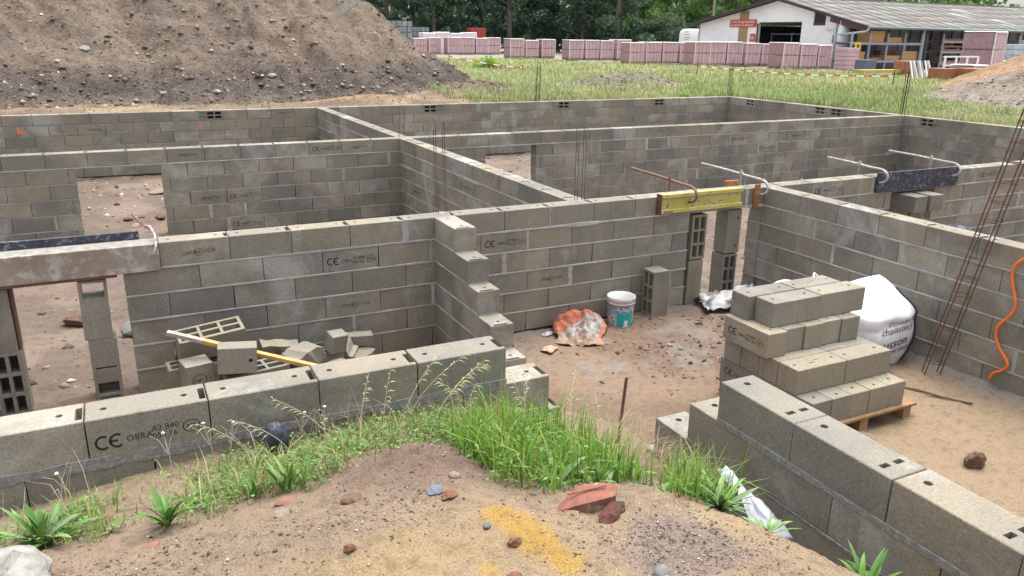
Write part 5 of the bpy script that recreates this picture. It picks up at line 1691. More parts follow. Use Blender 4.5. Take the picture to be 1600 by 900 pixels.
# broad-leaved plants
def leaf_mesh(L, Wd, arch, fold=0.35, seg=7):
    vs = []; fs = []
    for i in range(seg + 1):
        t = i / seg
        w_ = Wd * (math.sin(math.pi * min(1, (0.06 + 0.94 * t)) ** 0.85) ** 0.8) * 0.5 + 0.0012
        if i == seg: w_ = 0.0008
        x = L * (t - 0.16 * arch * t * t); z = L * (0.55 * t - arch * 0.62 * t * t)
        vs += [(x, -w_, z + fold * w_), (x, 0, z), (x, w_, z + fold * w_)]
    for i in range(seg):
        for k_ in range(2):
            a = i * 3 + k_; fs.append((a, a + 1, a + 4, a + 3))
    mb = MB(); mb.add(vs, fs)
    return mb


M_GREENS = [mottled('weed_leaf_%s' % nm, c1, c2, 30, 0.45, 0.35, 0.65, 0.2, 0.002, obj=True) for nm, c1, c2 in
            (('mid', (0.10, 0.20, 0.035), (0.14, 0.25, 0.05)), ('deep', (0.06, 0.15, 0.03), (0.09, 0.19, 0.04)), ('pale', (0.17, 0.27, 0.09), (0.13, 0.23, 0.06)), ('grey', (0.16, 0.23, 0.12), (0.12, 0.19, 0.09)))]
LEAFM = [[leaf_mesh(L, W_, ar).mesh('leaf', M_GREENS[g], True) for g in range(4)] for (L, W_, ar) in ((0.20, 0.026, 0.25), (0.22, 0.030, 0.7), (0.15, 0.028, 0.9), (0.12, 0.022, 0.4), (0.24, 0.02, 0.45), (0.10, 0.03, 0.8))]


def plant(x, y, label, nl, scale, kinds, greens, up=0.0, z=None, spread=0.5):
    zz = float(mound_z(np.array(x), np.array(y))) if z is None else z
    root = empty('weed_plant', (x, y, zz - 0.005), label, 'plant')
    for i in range(nl):
        me = LEAFM[random.choice(kinds)][random.choice(greens)]
        o = link('leaf', me, root, (random.uniform(-.018, .018), random.uniform(-.018, .018), 0), (random.uniform(-.25, .25), -random.uniform(up - spread, up + spread * 0.4) , i * 2.4 + random.uniform(-.4, .4)))
        sc = scale * random.uniform(0.6, 1.1); o.scale = (sc, sc, sc)
    return root


plant(-0.43, 2.86, 'large broad-leaved weed with upright blades by the concrete chunk', 30, 0.95, (0, 0, 1, 4, 4, 2), (0, 0, 1, 2, 3), 0.75, spread=0.6)
plant(-0.02, 2.80, 'broad-leaved weed with upright leaves between two bare soil patches', 16, 0.85, (0, 0, 1, 3), (0, 1), 0.6, spread=0.5)
plant(-0.2, 2.86, 'tiny seedling tuft on bare soil', 7, 0.45, (0, 3), (0, 2), 0.5)
plant(1.93, 2.02, 'sprawling strap-leaved weed in front of the white plastic sheet', 40, 0.82, (4, 4, 1, 0), (0, 0, 2, 3), 0.35, spread=0.6)
plant(2.30, 1.60, 'glossy rosette weed down in the gap by the near wall', 34, 0.78, (1, 2, 4, 0), (0, 1, 1), 0.5, spread=0.55)
plant(1.60, 2.36, 'leafy weed at the near edge of the tall grass', 18, 0.7, (2, 5, 3, 0), (0, 1, 2), 0.35)
plant(1.25, 2.52, 'broad pale weed beside the brown soil lump', 16, 0.6, (2, 5, 5), (2, 0, 1), 0.2)
plant(1.42, 2.42, 'arching strap-leaved weed over bare soil', 14, 0.8, (4, 1), (3, 2), 0.3)
plant(1.75, 2.15, 'low flat rosette beside the strap-leaved weed', 14, 0.6, (5, 2), (3, 0), 0.05)
plant(0.42, 2.82, 'upright grassy tuft beside the orange tile shard', 18, 0.7, (0, 4), (0, 2), 0.8, spread=0.3)
plant(0.3, 2.86, 'upright grassy tuft in clover', 14, 0.55, (0, 4), (0, 2), 0.8, spread=0.3)
plant(-0.02, 3.34, 'small pale-leaved weed at the wall foot', 10, 0.4, (3, 5), (3, 2), 0.3)
plant(1.52, 2.28, 'narrow grassy tuft standing before the leafy weed', 14, 0.62, (0, 4), (0, 2), 0.85, spread=0.25)
plant(2.12, 1.95, 'long-leaved weed arching towards the near wall', 14, 0.7, (4, 4, 1), (0, 2), 0.45)

# ------------------------------------------------------------------ field grass behind
def field(n, az0, az1, r0, r1, hmin, hmax, wscale, palette, wts, name, label, mask=None):
    a = RNG.uniform(R(az0), R(az1), n); r = 1 / RNG.uniform(1 / r1, 1 / r0, n)
    X = r * np.sin(a); Y = r * np.cos(a)
    ok = ((Y > 18.25) | (X > 16.1)) & (heap_z(X, Y) < 0.05) & (gh_z(X, Y) < 0.05) & (sh_z(X, Y) < 0.05)
    ok &= (X + (Y - 50) * 0.35 < 27.5) & (Y < 58)
    ok &= ~((X < 8.0) & (Y < 22.5))
    d1 = np.hypot((X - 15.2) / 3.0, (Y - 22.5) / 1.4); ok &= (d1 > 0.9) | (RNG.random(n) < 0.3)
    d1 = np.hypot((X - 9.6) / 1.6, (Y - 21.3) / 1.0); ok &= (d1 > 0.9) | (RNG.random(n) < 0.12)
    if mask is not None: ok &= mask(X, Y)
    X, Y, r = X[ok], Y[ok], r[ok]; k = len(X)
    P = np.stack([X, Y, ground_z(X, Y)], -1)
    tuft = 0.5 + vnoise(X, Y, 0.8, 511)
    c = pick(k, palette, wts) * (0.8 + 0.5 * fbm(X, Y, 0.4, 3, 512))[:, None]
    blades(name, P, (hmin + (hmax - hmin) * RNG.random(k)) * tuft, wscale * r / 1000 * RNG.uniform(0.6, 1.4, k), RNG.uniform(0, 6.28, k), RNG.uniform(0.1, 0.9, k), c, M_GRASS, label, 1.25)


field(120000, 15, 64, 18.5, 58, 0.05, 0.24, 0.7, [(0.15, 0.21, 0.06), (0.22, 0.275, 0.095), (0.32, 0.335, 0.16), (0.42, 0.415, 0.27)], [2.5, 4, 3.2, 2.8], 'field_grass', 'yellow-green meadow grass between the walls and the pallets')
field(24000, 38, 64, 18.5, 30, 0.06, 0.22, 0.7, [(0.13, 0.23, 0.045), (0.18, 0.28, 0.07)], [1, 1], 'field_grass', 'fresh green grass along the outer block wall', lambda X, Y: (np.hypot(X - 16.5, Y - 19) < 6.5) & (RNG.random(len(X)) < np.clip(1.3 - np.hypot(X - 17, Y - 16) / 5, 0, 1) + 0.2))
# white daisies
n = 5000
a = RNG.uniform(R(25), R(62), n); r = 1 / RNG.uniform(1 / 45, 1 / 19, n); X = r * np.sin(a); Y = r * np.cos(a)
ok = ((Y > 18.5) | (X > 16.4)) & (gh_z(X, Y) < 0.05) & (heap_z(X, Y) < 0.05) & (X + (Y - 50) * 0.35 < 27) & (vnoise(X, Y, 0.5, 521) > RNG.random(n) * 0.9)
X, Y, r = X[ok], Y[ok], r[ok]; k = len(X); s = 0.0011 * r
Z = ground_z(X, Y) + RNG.uniform(0.15, 0.36, k)
V = np.stack([np.stack([X + s * np.cos(t), Y + s * np.sin(t), Z + 0.5 * s * np.cos(t + 1)], -1) for t in (0.5, 2.07, 3.64, 5.2)], 1).reshape(-1, 3)
tag(link('meadow_flowers', fastmesh('meadow_flowers', V, np.arange(k * 4).reshape(-1, 4), M_PEB, np.tile(np.array([[0.62, 0.62, 0.55]]), (k * 4, 1)))), 'tiny white flowers scattered over the meadow', None, None, 'stuff')
plant_big = empty('field_weed', (17.45, 38.2, 0), 'bright green leafy bush in the meadow near the striped tape', 'bush')
n = 260
th = RNG.uniform(0, 6.28, n); rr = 0.75 * RNG.random(n) ** .6
P = np.stack([rr * np.cos(th), rr * np.sin(th), RNG.uniform(0.05, 0.55, n) * (1.1 - rr)], -1)
blades_V = []
q = np.stack([np.stack([np.cos(th + t) * 0.12, np.sin(th + t) * 0.07, 0.08 * np.sin(th * 3 + t)], -1) for t in (0, 1.57, 3.14, 4.71)], 1) + P[:, None, :]
link('foliage', fastmesh('foliage', q.reshape(-1, 3), np.arange(n * 4).reshape(-1, 4), M_GRASS, np.repeat(pick(n, [(0.14, 0.27, 0.03), (0.22, 0.33, 0.05)], [1, 1]), 4, 0)), plant_big)
st = MB(); st.tube([(0, 0, 0), (0, 0, 0.3)], 0.03, 5); st.build('stem', M_GREENS[0], plant_big)
# dry weeds on the heap and berm
n = 1500
X = RNG.uniform(-5, 12, n); Y = RNG.uniform(18.3, 26, n)
kk = (fbm(X, Y, 0.8, 3, 531) > 0.56) & (heap_z(X, Y) < 2.2)
X, Y = X[kk], Y[kk]; k = len(X)
zz = np.maximum(heap_z(X, Y), ground_z(X, Y))
blades('heap_weeds', np.stack([X, Y, zz], -1), 0.06 + 0.14 * RNG.random(k), 0.014 + 0.012 * RNG.random(k), RNG.uniform(0, 6.28, k), RNG.uniform(0.3, 1.1, k), pick(k, [(0.16, 0.19, 0.08), (0.28, 0.25, 0.14), (0.12, 0.14, 0.07)], [2, 2, 1]), M_GRASS, 'sparse weeds on the soil heap and the berm')

# barrier tape
M_TAPE = None
m, t, b = mat_base('striped_tape', 0.5, 0.3)
P_ = t.nodes.new('ShaderNodeTexCoord').outputs['Object']
wv = t.nodes.new('ShaderNodeTexWave'); wv.inputs['Scale'].default_value = 0.5; wv.bands_direction = 'X'
t.links.new(P_, wv.inputs['Vector'])
t.links.new(mixc(t, ramp(t, wv.outputs['Fac'], [(0.5, 0.0), (0.52, 1.0)]), (0.55, 0.06, 0.04), (0.75, 0.75, 0.73)), b.inputs['Base Color'])
M_TAPE = m


def tape(a, bq, label, sag=0.15):
    a = Vector(a); bq = Vector(bq); d_ = bq - a; L = d_.length
    mb = MB(); vs = []; fs = []
    for i in range(25):
        t_ = i / 24; z = -sag * 4 * t_ * (1 - t_)
        vs += [(L * t_, 0, z - 0.022), (L * t_, 0.01, z + 0.022)]
    for i in range(24): fs.append((2 * i, 2 * i + 2, 2 * i + 3, 2 * i + 1))
    mb.add(vs, fs)
    o = mb.build('barrier_tape', M_TAPE, None, a, d_.to_track_quat('X', 'Z').to_euler())
    return tag(o, label, 'barrier tape')


def stake(x, y, h, label):
    mb = MB(); mb.tube([(0, 0, -0.05), (0.01, 0, h)], 0.018, 5)
    tag(mb.build('iron_stake', M_RUST, None, (x, y, 0)), label, 'stake')


stake(13.6, 34.0, 0.78, 'thin stake holding the striped tape beside the soil heap')
stake(16.9, 33.2, 0.30, 'low stake at the drooping end of the striped tape')
stake(23.3, 28.7, 0.62, 'thin stake holding the striped tape before the pink pallets')
stake(24.6, 19.6, 0.60, 'thin stake holding the striped tape by the rubble heap')
tape((13.6, 33.95, 0.66), (16.9, 33.2, 0.18), 'red and white striped tape sloping down beside the soil heap', 0.05)
tape((23.3, 28.66, 0.42), (24.6, 19.62, 0.40), 'red and white striped tape stretched above the meadow', 0.12)

# ------------------------------------------------------------------ pallets of pink blocks
M_PINK = mottled('pink_concrete', (0.46, 0.31, 0.33), (0.54, 0.39, 0.40), 2.5, 0.9, 0.35, 0.65, 0.3, 0.02)
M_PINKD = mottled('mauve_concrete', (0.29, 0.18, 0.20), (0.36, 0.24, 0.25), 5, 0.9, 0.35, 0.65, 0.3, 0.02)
M_WRAP = mottled('shrink_wrap', (0.68, 0.60, 0.62), (0.76, 0.72, 0.73), 6, 0.35, 0.4, 0.6, 0.3, 0.02)


def pink_parts(ncol, D=1.08, H=0.60):
    mb = MB(); w_ = D / ncol
    for k_ in range(ncol):
        b = MB(); block_body(b, w_ - 0.025, D, H - 0.02, (), 0.03); mb.add([(x - D / 2 + w_ * (k_ + .5), y, z) for x, y, z in b.v], b.f)
    return mb.mesh('tier', [M_PINK])


TIER = pink_parts(4)
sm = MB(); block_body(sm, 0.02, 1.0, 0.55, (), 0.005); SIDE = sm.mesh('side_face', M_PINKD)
wm = MB(); block_body(wm, 1.12, 1.12, 0.045, (), 0.02); WTOP = wm.mesh('top_wrap', M_WRAP)
em = MB()
for sx in (-1, 1):
    em.box((sx * 0.555, -0.552, 0.62), (0.035, 0.03, 1.24))
em.box((0, -0.552, 1.22), (1.1, 0.03, 0.04)); EDGE = em.mesh('wrap_edge', M_WRAP)
pm = MB()
for yy in (-0.45, 0, 0.45): pm.box((0, yy, 0.05), (1.1, 0.12, 0.1))
pm.box((0, 0, 0.112), (1.1, 1.1, 0.024)); PBASE = pm.mesh('pallet_base', M_WOODGREY)


def pink_pallet(x, y, label, rz=0.0, first=True, z=0.0, s=1.0):
    root = empty('block_pallet', (x, y, z), label, 'pallet', 'pallets of pink blocks', rz)
    link('pallet_base', PBASE, root)
    link('lower_tier', TIER, root, (0, 0, 0.126)); link('upper_tier', TIER, root, (0, 0, 0.126 + 0.60))
    link('top_wrap', WTOP, root, (0, 0, 1.327)); link('wrap_edge', EDGE, root, (0, 0, 0.10))
    if first:
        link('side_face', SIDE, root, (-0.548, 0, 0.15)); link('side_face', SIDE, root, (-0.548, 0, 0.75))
    root.scale = (s, s, s)
    return root


rows = [((23.4, 65.3), 2, 'soil heap'), ((26.1, 64.6), 4, ''), ((26.7, 53.9), 3, ''), ((29.2, 49.6), 4, ''), ((29.3, 42.5), 4, ''), ((31.6, 39.1), 5, ''), ((33.8, 34.3), 3, '')]
rowl = ['wrapped pallet of pink blocks right behind the soil heap', 'wrapped pallet of pink blocks in the far row before the trees', 'wrapped pallet of pink blocks in the short row after the gap', 'wrapped pallet of pink blocks in the row before the dark trees',
        'wrapped pallet of pink blocks in the row below the white tank', 'wrapped pallet of pink blocks in the row before the barn gable', 'wrapped pallet of pink blocks in the row before the barn door']
for (p, k, _), l in zip(rows, rowl):
    for i in range(k):
        pink_pallet(p[0] + i * 1.27 + random.uniform(-.05, .05), p[1] + random.uniform(-.12, .12), l, random.uniform(-.05, .05), i == 0 or i == 2, 0, random.uniform(0.93, 1.04))
pink_pallet(39.6, 26.6, 'large wrapped pallet of pink blocks before the storage racks', 0.25, True, 0.25, 1.35)
pink_pallet(34.4, 23.6, 'pink block pallet half sunk behind the grey rubble heap', 0.1, True, -0.75, 1.0)
M_GREYP = mottled('grey_block_stack', (0.30, 0.33, 0.33), (0.20, 0.22, 0.22), 3, 0.9, 0.42, 0.58, 0.3, 0.02)
gm = MB()
for kx in range(4):
    for kz in range(5): gm.box((-0.42 + kx * 0.28, 0, 0.25 + kz * 0.26), (0.25, 1.1, 0.235))
gm.box((0, 0.05, 0.75), (1.0, 0.9, 1.3))
GREY = gm.mesh('block_stack', M_GREYP)
for i, (x, y, s, l) in enumerate(((21.2, 70.0, 1.9, 'tall grey block stack nearest the soil heap crest'), (23.3, 70.2, 1.9, 'tall grey block stack beside the one at the soil heap'), (25.6, 71.5, 1.55, 'shorter grey block stack before the trees'), (29.2, 72.5, 1.15, 'small grey block stack under the dark trees'))):
    o = link('block_stack', GREY, None, (x, y, 0.0)); o.scale = (s * 0.9, s, s); tag(o, l, 'block stack', 'grey block stacks behind the heap')
mb = MB()
for kx in range(5): mb.box((kx * 1.15, 0, 0.8), (1.1, 1.1, 1.55))
for i in range(4):
    mb = MB(); block_body(mb, 1.2, 1.1, 1.72 + 0.08 * (i % 2), (), 0.04)
    tag(mb.build('wrapped_pallet', M_WRAP, None, (25.2 + i * 1.3, 68.0, 0)), 'whitish wrapped pallet behind the pink row', 'pallet', 'whitish pallets')
mb = MB(); block_body(mb, 1.5, 0.9, 1.0, (), 0.03)
tag(mb.build('red_crate', plain('red_paint', (0.33, 0.05, 0.04), 0.6), None, (30.6, 69.6, 1.2)), 'red metal crate standing on the whitish pallets', 'crate')
mb = MB(); block_body(mb, 1.6, 1.2, 1.2, (), 0.03)
tag(mb.build('wrapped_pallet', M_WRAP, None, (30.6, 69.6, 0)), 'whitish pallet carrying the red crate', 'pallet')

# ------------------------------------------------------------------ white tank
root = empty('white_tank', (44.2, 55.6, 0), 'white rounded tank showing above the pink pallets', 'tank', None, R(-38))
mb = MB(); prof = []
for i in range(28):
    a = 2 * math.pi * i / 28; e = 0.45
    prof.append((0.98 * math.copysign(abs(math.cos(a)) ** e, math.cos(a)), 1.35 + 0.95 * math.copysign(abs(math.sin(a)) ** e, math.sin(a))))
vs = []; fs = []
for k_, (yy, s) in enumerate(((-1.2, 0.0), (-1.2, 0.86), (-1.12, 0.97), (-1.0, 1.0), (1.0, 1.0), (1.2, 0.9))):
    for x, z in prof: vs.append((x * s, yy, 1.35 + (z - 1.35) * s))
for k_ in range(5):
    for i in range(28):
        a = k_ * 28 + i; b = k_ * 28 + (i + 1) % 28; fs.append((a, b, b + 28, a + 28))
mb.add(vs, fs); mb.build('shell', plain('tank_white', (0.74, 0.74, 0.72), 0.5, var=0.05), root, smooth=True)
mb = MB(); mb.box((-0.6, 0, 0.22), (0.12, 1.8, 0.44)); mb.build('foot', M_WOODGREY, root)
mb = MB(); mb.box((0.6, 0, 0.22), (0.12, 1.8, 0.44)); mb.build('foot', M_WOODGREY, root)
mb = MB()
for k_, (w2, zz) in enumerate(((0.5, 2.05), (0.7, 1.85), (0.85, 1.62), (0.55, 1.45))): mb.box((-0.45 + w2 * 0.15, -1.204, zz), (w2 * 0.6, 0.006, 0.06))
mb.build('faded_print', plain('faded_print', (0.30, 0.30, 0.29), 0.8), root)
mb = MB(); mb.tube([(0, 0, 0), (0.1, 0, 9)], [0.16, 0.11], 8)
tag(mb.build('utility_pole', M_WOODGREY, None, (57.5, 69, 0)), 'grey utility pole rising behind the white tank', 'pole')

# ------------------------------------------------------------------ barn
GX = 38.7
root = empty('storage_barn', (GX, 33, 0), 'white gabled barn with grey corrugated roof and open storage side', 'barn')
M_WHITE = mottled('white_render', (0.80, 0.81, 0.83), (0.85, 0.86, 0.87), 2, 0.8, 0.4, 0.6, 0.15, 0.01)
M_DARK = plain('dark_timber', (0.045, 0.04, 0.045), 0.8)
M_PURPLE = plain('maroon_fascia', (0.10, 0.045, 0.05), 0.7)
M_ROOF = mottled('fibre_cement', (0.19, 0.175, 0.16), (0.25, 0.235, 0.215), 1.2, 0.9, 0.4, 0.62, 0.4, 0.02, extra=((0.12, 0.11, 0.10), 5, 0.55, 0.7))
M_CLAD = plain('grey_cladding', (0.34, 0.35, 0.38), 0.7)
M_TAN = mottled('tan_board', (0.38, 0.27, 0.12), (0.30, 0.23, 0.12), 4, 0.8)


def L_(y): return y - 33.0


def zroof(y): return 4.02 - (y - 39.9) * 0.180 if y > 39.9 else 4.02 - (39.9 - y) * 0.234


def gable_piece(y0, y1, z0, z1=None, name='gable_panel', mat=None, x=0.0, th=0.16):
    mb = MB()
    ys = [y0, y1] if not (y0 < 39.9 < y1) else [y0, 39.9, y1]
    top = [(y, (zroof(y) - 0.05 if z1 is None else z1)) for y in ys]
    poly = [(y0, z0), (y1, z0)] + [(y, z) for y, z in reversed(top)]
    n = len(poly)
    mb.add([(x, L_(y), z) for y, z in poly] + [(x + th, L_(y), z) for y, z in poly], [tuple(range(n))[::-1], tuple(range(n, 2 * n))] + [(i, (i + 1) % n, n + (i + 1) % n, n + i) for i in range(n)])
    return mb.build(name, mat or M_WHITE, root)


gable_piece(41.75, 47.7, -0.1)
gable_piece(38.0, 41.748, 2.55)
gable_piece(37.1, 37.998, -0.1)
gable_piece(36.15, 37.098, -0.1, 2.40)
gable_piece(35.28, 36.148, -0.1)
gable_piece(36.15, 37.098, 2.40, 2.55, 'window_sill', M_PURPLE, 0.02)
gable_piece(36.15, 37.098, 2.553, None, 'window_pane', M_DARK, 0.09, 0.03)
gable_piece(42.75, 43.62, 1.1, 3.35, 'tan_panel', M_TAN, -0.03, 0.028)
gable_piece(41.75, 41.9, -0.1, 2.56, 'door_jamb', M_PURPLE, -0.02, 0.018)
gable_piece(38.0, 41.7, 2.55, 2.62, 'door_head', M_DARK, -0.02, 0.018)
# partly open inner gate
mb = MB()
for yy in (38.4, 39.6, 41.4): mb.box((0.9, L_(yy), 1.0), (0.06, 0.06, 2.0))
for zz in (0.9, 1.9): mb.box((0.9, L_(39.9), zz), (0.05, 3.0, 0.05))
mb.build('inner_gate', plain('gate_steel', (0.16, 0.17, 0.2), 0.5), root)
# far and side walls, closed dark inside
mb = MB(); mb.box((14, L_(47.8), 1.2), (28, 0.15, 2.6)); mb.build('side_wall', M_CLAD, root)
mb = MB(); mb.box((14, L_(35.36), 1.35), (27.6, 0.12, 2.9)); mb.build('inner_wall', M_CLAD, root)
mb = MB(); mb.box((28, L_(40.2), 1.4), (0.15, 15, 3.0)); mb.build('end_wall', M_CLAD, root)
for i in range(28):
    mb = MB(); mb.box((0.6 + i * 0.98, L_(35.26), 1.35), (0.07, 0.06, 2.8)); mb.build('wall_rib', plain('rib_grey', (0.16, 0.17, 0.19), 0.7) if i == 0 else bpy.data.materials['rib_grey'], root)
# roof sheets, front slope
W_S, rows_r = 1.1, 5
y_e, z_e, y_r, z_r = 32.55, 2.30, 39.9, 4.06
ln = math.hypot(y_r - y_e, z_r - z_e); ang = math.atan2(z_r - z_e, y_r - y_e)
sl_ = ln / rows_r


def sheet(Ls):
    mb = MB(); vs = []; fs = []; nx = 24
    for k_ in range(2):
        for i in range(nx + 1):
            x = (i / nx - .5) * (W_S + 0.05); vs.append((x, k_ * Ls, 0.03 * math.cos(i / nx * 6 * 2 * math.pi)))
    m_ = 2 * (nx + 1)
    vs += [(a, b, c - 0.012) for a, b, c in vs]
    for i in range(nx):
        fs.append((i, i + 1, nx + 2 + i, nx + 1 + i)); fs.append((m_ + i, m_ + nx + 1 + i, m_ + nx + 2 + i, m_ + i + 1)); fs.append((i, m_ + i, m_ + i + 1, i + 1))
    mb.add(vs, fs)
    return mb.mesh('roof_sheet', M_ROOF, True)


def roof_mat(c): return c


SH = sheet(sl_ * 1.07)
pale = mottled('pale_roof_sheet', (0.33, 0.33, 0.32), (0.26, 0.255, 0.245), 1.5, 0.85)
SH2 = SH.copy(); SH2.materials.clear(); SH2.materials.append(pale)
green_ = mottled('mossy_roof_sheet', (0.20, 0.23, 0.205), (0.25, 0.26, 0.24), 1.5, 0.85)
SH3 = SH.copy(); SH3.materials.clear(); SH3.materials.append(green_)
for i in range(25):
    for j in range(rows_r):
        me = SH if random.random() > (0.10 if j else 0.35) else random.choice((SH2, SH2, SH3))
        s0 = j * sl_
        link('roof_sheet', me, root, (0.1 + i * W_S, L_(y_e + s0 * math.cos(ang)), z_e + s0 * math.sin(ang) + 0.022 * j * 0 + 0.03), (ang - 0.006, 0, 0))
mb = MB(); a0 = math.atan2(1.6, 8.2)
mb.box((13.6, L_(44.0), 3.36), (28.2, 8.45, 0.07), (-math.atan2(4.02 - 2.55, 8.2), 0, 0)); mb.build('rear_roof_slope', M_DARK, root)
mb = MB(); mb.box((13.6, L_(39.9), 4.10), (28.2, 0.35, 0.09)); mb.build('ridge_cap', M_ROOF, root)
mb = MB(); mb.bar((-0.5, L_(y_e - 0.05), z_e - 0.03), (-0.5, L_(39.9), 4.0), 0.10, 0.15); mb.build('verge_board', M_DARK, root)
mb = MB(); mb.bar((-0.5, L_(39.9), 4.0), (-0.5, L_(48.3), 2.50), 0.10, 0.16); mb.build('verge_board', M_DARK, root)
mb = MB(); mb.bar((-0.42, L_(35.4), 2.78), (-0.42, L_(32.8), 2.22), 0.06, 0.34); mb.build('lean_to_fascia', M_PURPLE, root)
mb = MB(); mb.tube([(-0.6, L_(32.45), 2.27), (28, L_(32.45), 2.22)], 0.075, 8); mb.build('gutter', plain('gutter_green', (0.20, 0.25, 0.25), 0.5), root, smooth=True)
mb = MB(); mb.tube([(-0.55, L_(32.45), 2.22), (-0.6, L_(32.6), 2.05), (-0.6, L_(33.6), 1.96), (-0.3, L_(35.15), 1.85), (-0.25, L_(35.2), 1.4)], 0.06, 8); mb.build('downpipe', plain('pipe_grey', (0.35, 0.37, 0.40), 0.4), root, smooth=True)
mb = MB(); mb.tube([(-0.1, L_(34.6), -0.1), (-0.1, L_(34.6), 2.7)], 0.36, 12); mb.build('round_column', mottled('column_white', (0.50, 0.52, 0.53), (0.4, 0.42, 0.43), 3, 0.8), root, smooth=True)
for i in range(6):
    mb = MB(); mb.box((4.6 * (i + 1), L_(32.9), 1.1), (0.12, 0.12, 2.3)); mb.build('post', M_CLAD, root)


# signs
def wall_sign(name, label, y0, y1, z0, z1, back, fore, lines, x=GX - 0.06):
    r = empty(name, (x, y1, z0), label, 'sign')
    W_ = y1 - y0; H_ = z1 - z0
    mb = MB(); mb.box((0, -W_ / 2, H_ / 2), (0.04, W_, H_)); mb.build('panel', back, r)
    for s_, size, u, v_ in lines:
        vs, fs_ = text_verts(s_, size)
        mb = MB(); mb.add([(-0.024, -u - a, v_ + b) for a, b in vs], fs_); mb.build('lettering', fore, r)
    return r


M_REDS = plain('sign_red', (0.50, 0.07, 0.05), 0.5, var=0.05)
M_SW = plain('sign_white', (0.75, 0.75, 0.74), 0.5, var=0.03)
wall_sign('barn_sign', 'red sign with white lettering on the barn gable', 41.95, 44.5, 2.33, 2.80, M_REDS, M_SW, [('Centre de regroupement', 0.23, 0.08, 0.27), ('des déchets du bâtiment', 0.225, 0.08, 0.06)])
wall_sign('barn_sign', 'small red sign with white N1 lettering beside the barn door', 41.96, 42.42, 1.42, 1.90, M_REDS, M_SW, [('N1', 0.34, 0.05, 0.12)])
wall_sign('barn_sign', 'narrow grey sign on the barn gable corner', 35.4, 36.0, 2.05, 2.23, M_SW, plain('sign_grey', (0.25, 0.25, 0.25), 0.6), [('Dépôt', 0.15, 0.1, 0.05)])

# storage racks under the open side
M_RACK = plain('rack_steel', (0.30, 0.32, 0.36), 0.5)
M_BOARD = mottled('chipboard', (0.42, 0.24, 0.09), (0.48, 0.30, 0.13), 5, 0.8)
M_ORG = mottled('orange_beam', (0.33, 0.14, 0.075), (0.24, 0.10, 0.06), 6, 0.6)


def rack(x0, bays, bw, levels, label, depth=1.2, h=2.15, y=32.9):
    r = empty('storage_rack', (x0, y, 0), label, 'rack')
    for i in range(bays + 1):
        for yy in (0, depth):
            mb = MB(); mb.box((i * bw, yy, h / 2), (0.09, 0.09, h)); mb.build('upright', M_RACK, r)
    for i in range(bays):
        for z in levels:
            for yy in (0, depth):
                mb = MB(); mb.box((i * bw + bw / 2, yy, z), (bw - 0.09, 0.06, 0.11)); mb.build('beam', M_RACK, r)
            mb = MB(); mb.box((i * bw + bw / 2, depth / 2, z + 0.07), (bw - 0.1, depth, 0.025)); mb.build('shelf', M_CLAD, r)
        mb = MB(); mb.bar((i * bw, depth, 0.5), (i * bw + bw, depth, 2.0), 0.03, 0.03); mb.build('brace', M_RACK, r)
    return r


rack(37.4, 4, 1.45, (0.42, 1.40), 'grey pallet rack holding boards at the barn corner', 1.2, 2.0)
rack(45.1, 2, 2.0, (0.30, 0.95, 1.55), 'darker rack with orange beams under the open side', 1.1, 2.0)
rack(50.2, 2, 2.2, (0.55, 1.35), 'rack with stored bags at the far end of the open side', 1.1, 2.0)


def goods(x, y, z, sx, sy, sz, mat, label, name='board_stack', cat='boards'):
    mb = MB(); block_body(mb, sx, sy, sz, (), 0.012)
    return tag(mb.build(name, mat, None, (x, y, z)), label, cat)


goods(39.55, 33.45, 1.485, 1.15, 0.9, 0.62, M_BOARD, 'tall board bundle on the upper shelf of the pallet rack')
goods(41.0, 33.45, 1.485, 1.2, 0.9, 0.28, M_BOARD, 'low board bundle on the upper shelf of the pallet rack')
goods(38.1, 33.45, 0.505, 1.25, 0.9, 0.46, M_BOARD, 'board bundle on the lower shelf at the rack end')
goods(39.6, 33.45, 0.505, 1.25, 0.9, 0.14, M_ORG, 'thin orange bundle on the lower shelf')
goods(41.05, 33.45, 0.505, 1.25, 0.9, 0.25, M_BOARD, 'thin board bundle on the lower shelf')
goods(41.05, 33.75, 0.765, 0.9, 0.5, 0.25, plain('brown_box', (0.13, 0.09, 0.08), 0.8), 'brown box on a board bundle', 'cardboard_box', 'box')
goods(42.5, 33.45, 0.505, 1.25, 0.9, 0.5, M_BOARD, 'double board bundle on the lower shelf near the rack middle')
goods(37.9, 33.2, -0.02, 1.05, 0.8, 0.45, M_BOARD, 'board bundle on the ground under the pallet rack')
for i, z in enumerate((0.385, 0.62, 1.035, 1.24, 1.635)):
    goods(46.1, 33.3, z, 1.75, 0.7, 0.10, M_ORG, ['orange beam bundle on the lowest level of the dark rack', 'orange beam bundle stacked above the lowest one', 'orange beam bundle on the middle level', 'orange beam bundle over the middle one', 'orange beam bundle on the top level'][i], 'beam_bundle', 'beams')
    if i in (1, 3):
        for bx_ in (-0.7, 0.7):
            mb = MB(); mb.box((46.1 + bx_, 33.3, z - 0.065), (0.1, 0.6, 0.13)); tag(mb.build('timber_spacer', M_WOODGREY), 'timber spacer between orange beam bundles', 'timber', 'spacers between beam bundles')
goods(48.1, 33.3, 1.035, 1.7, 0.8, 0.45, plain('dark_goods', (0.03, 0.035, 0.05), 0.7), 'dark wrapped goods on the middle level of the dark rack', 'wrapped_goods', 'goods')
goods(51.2, 33.4, 0.64, 1.6, 0.8, 0.35, M_ORG, 'brown sacks on the lower shelf of the far rack', 'sack_stack', 'sacks')
goods(53.3, 33.4, 1.44, 1.6, 0.8, 0.3, plain('pale_goods', (0.4, 0.4, 0.42), 0.7), 'pale bags on the upper shelf of the far rack', 'bag_stack', 'bags')
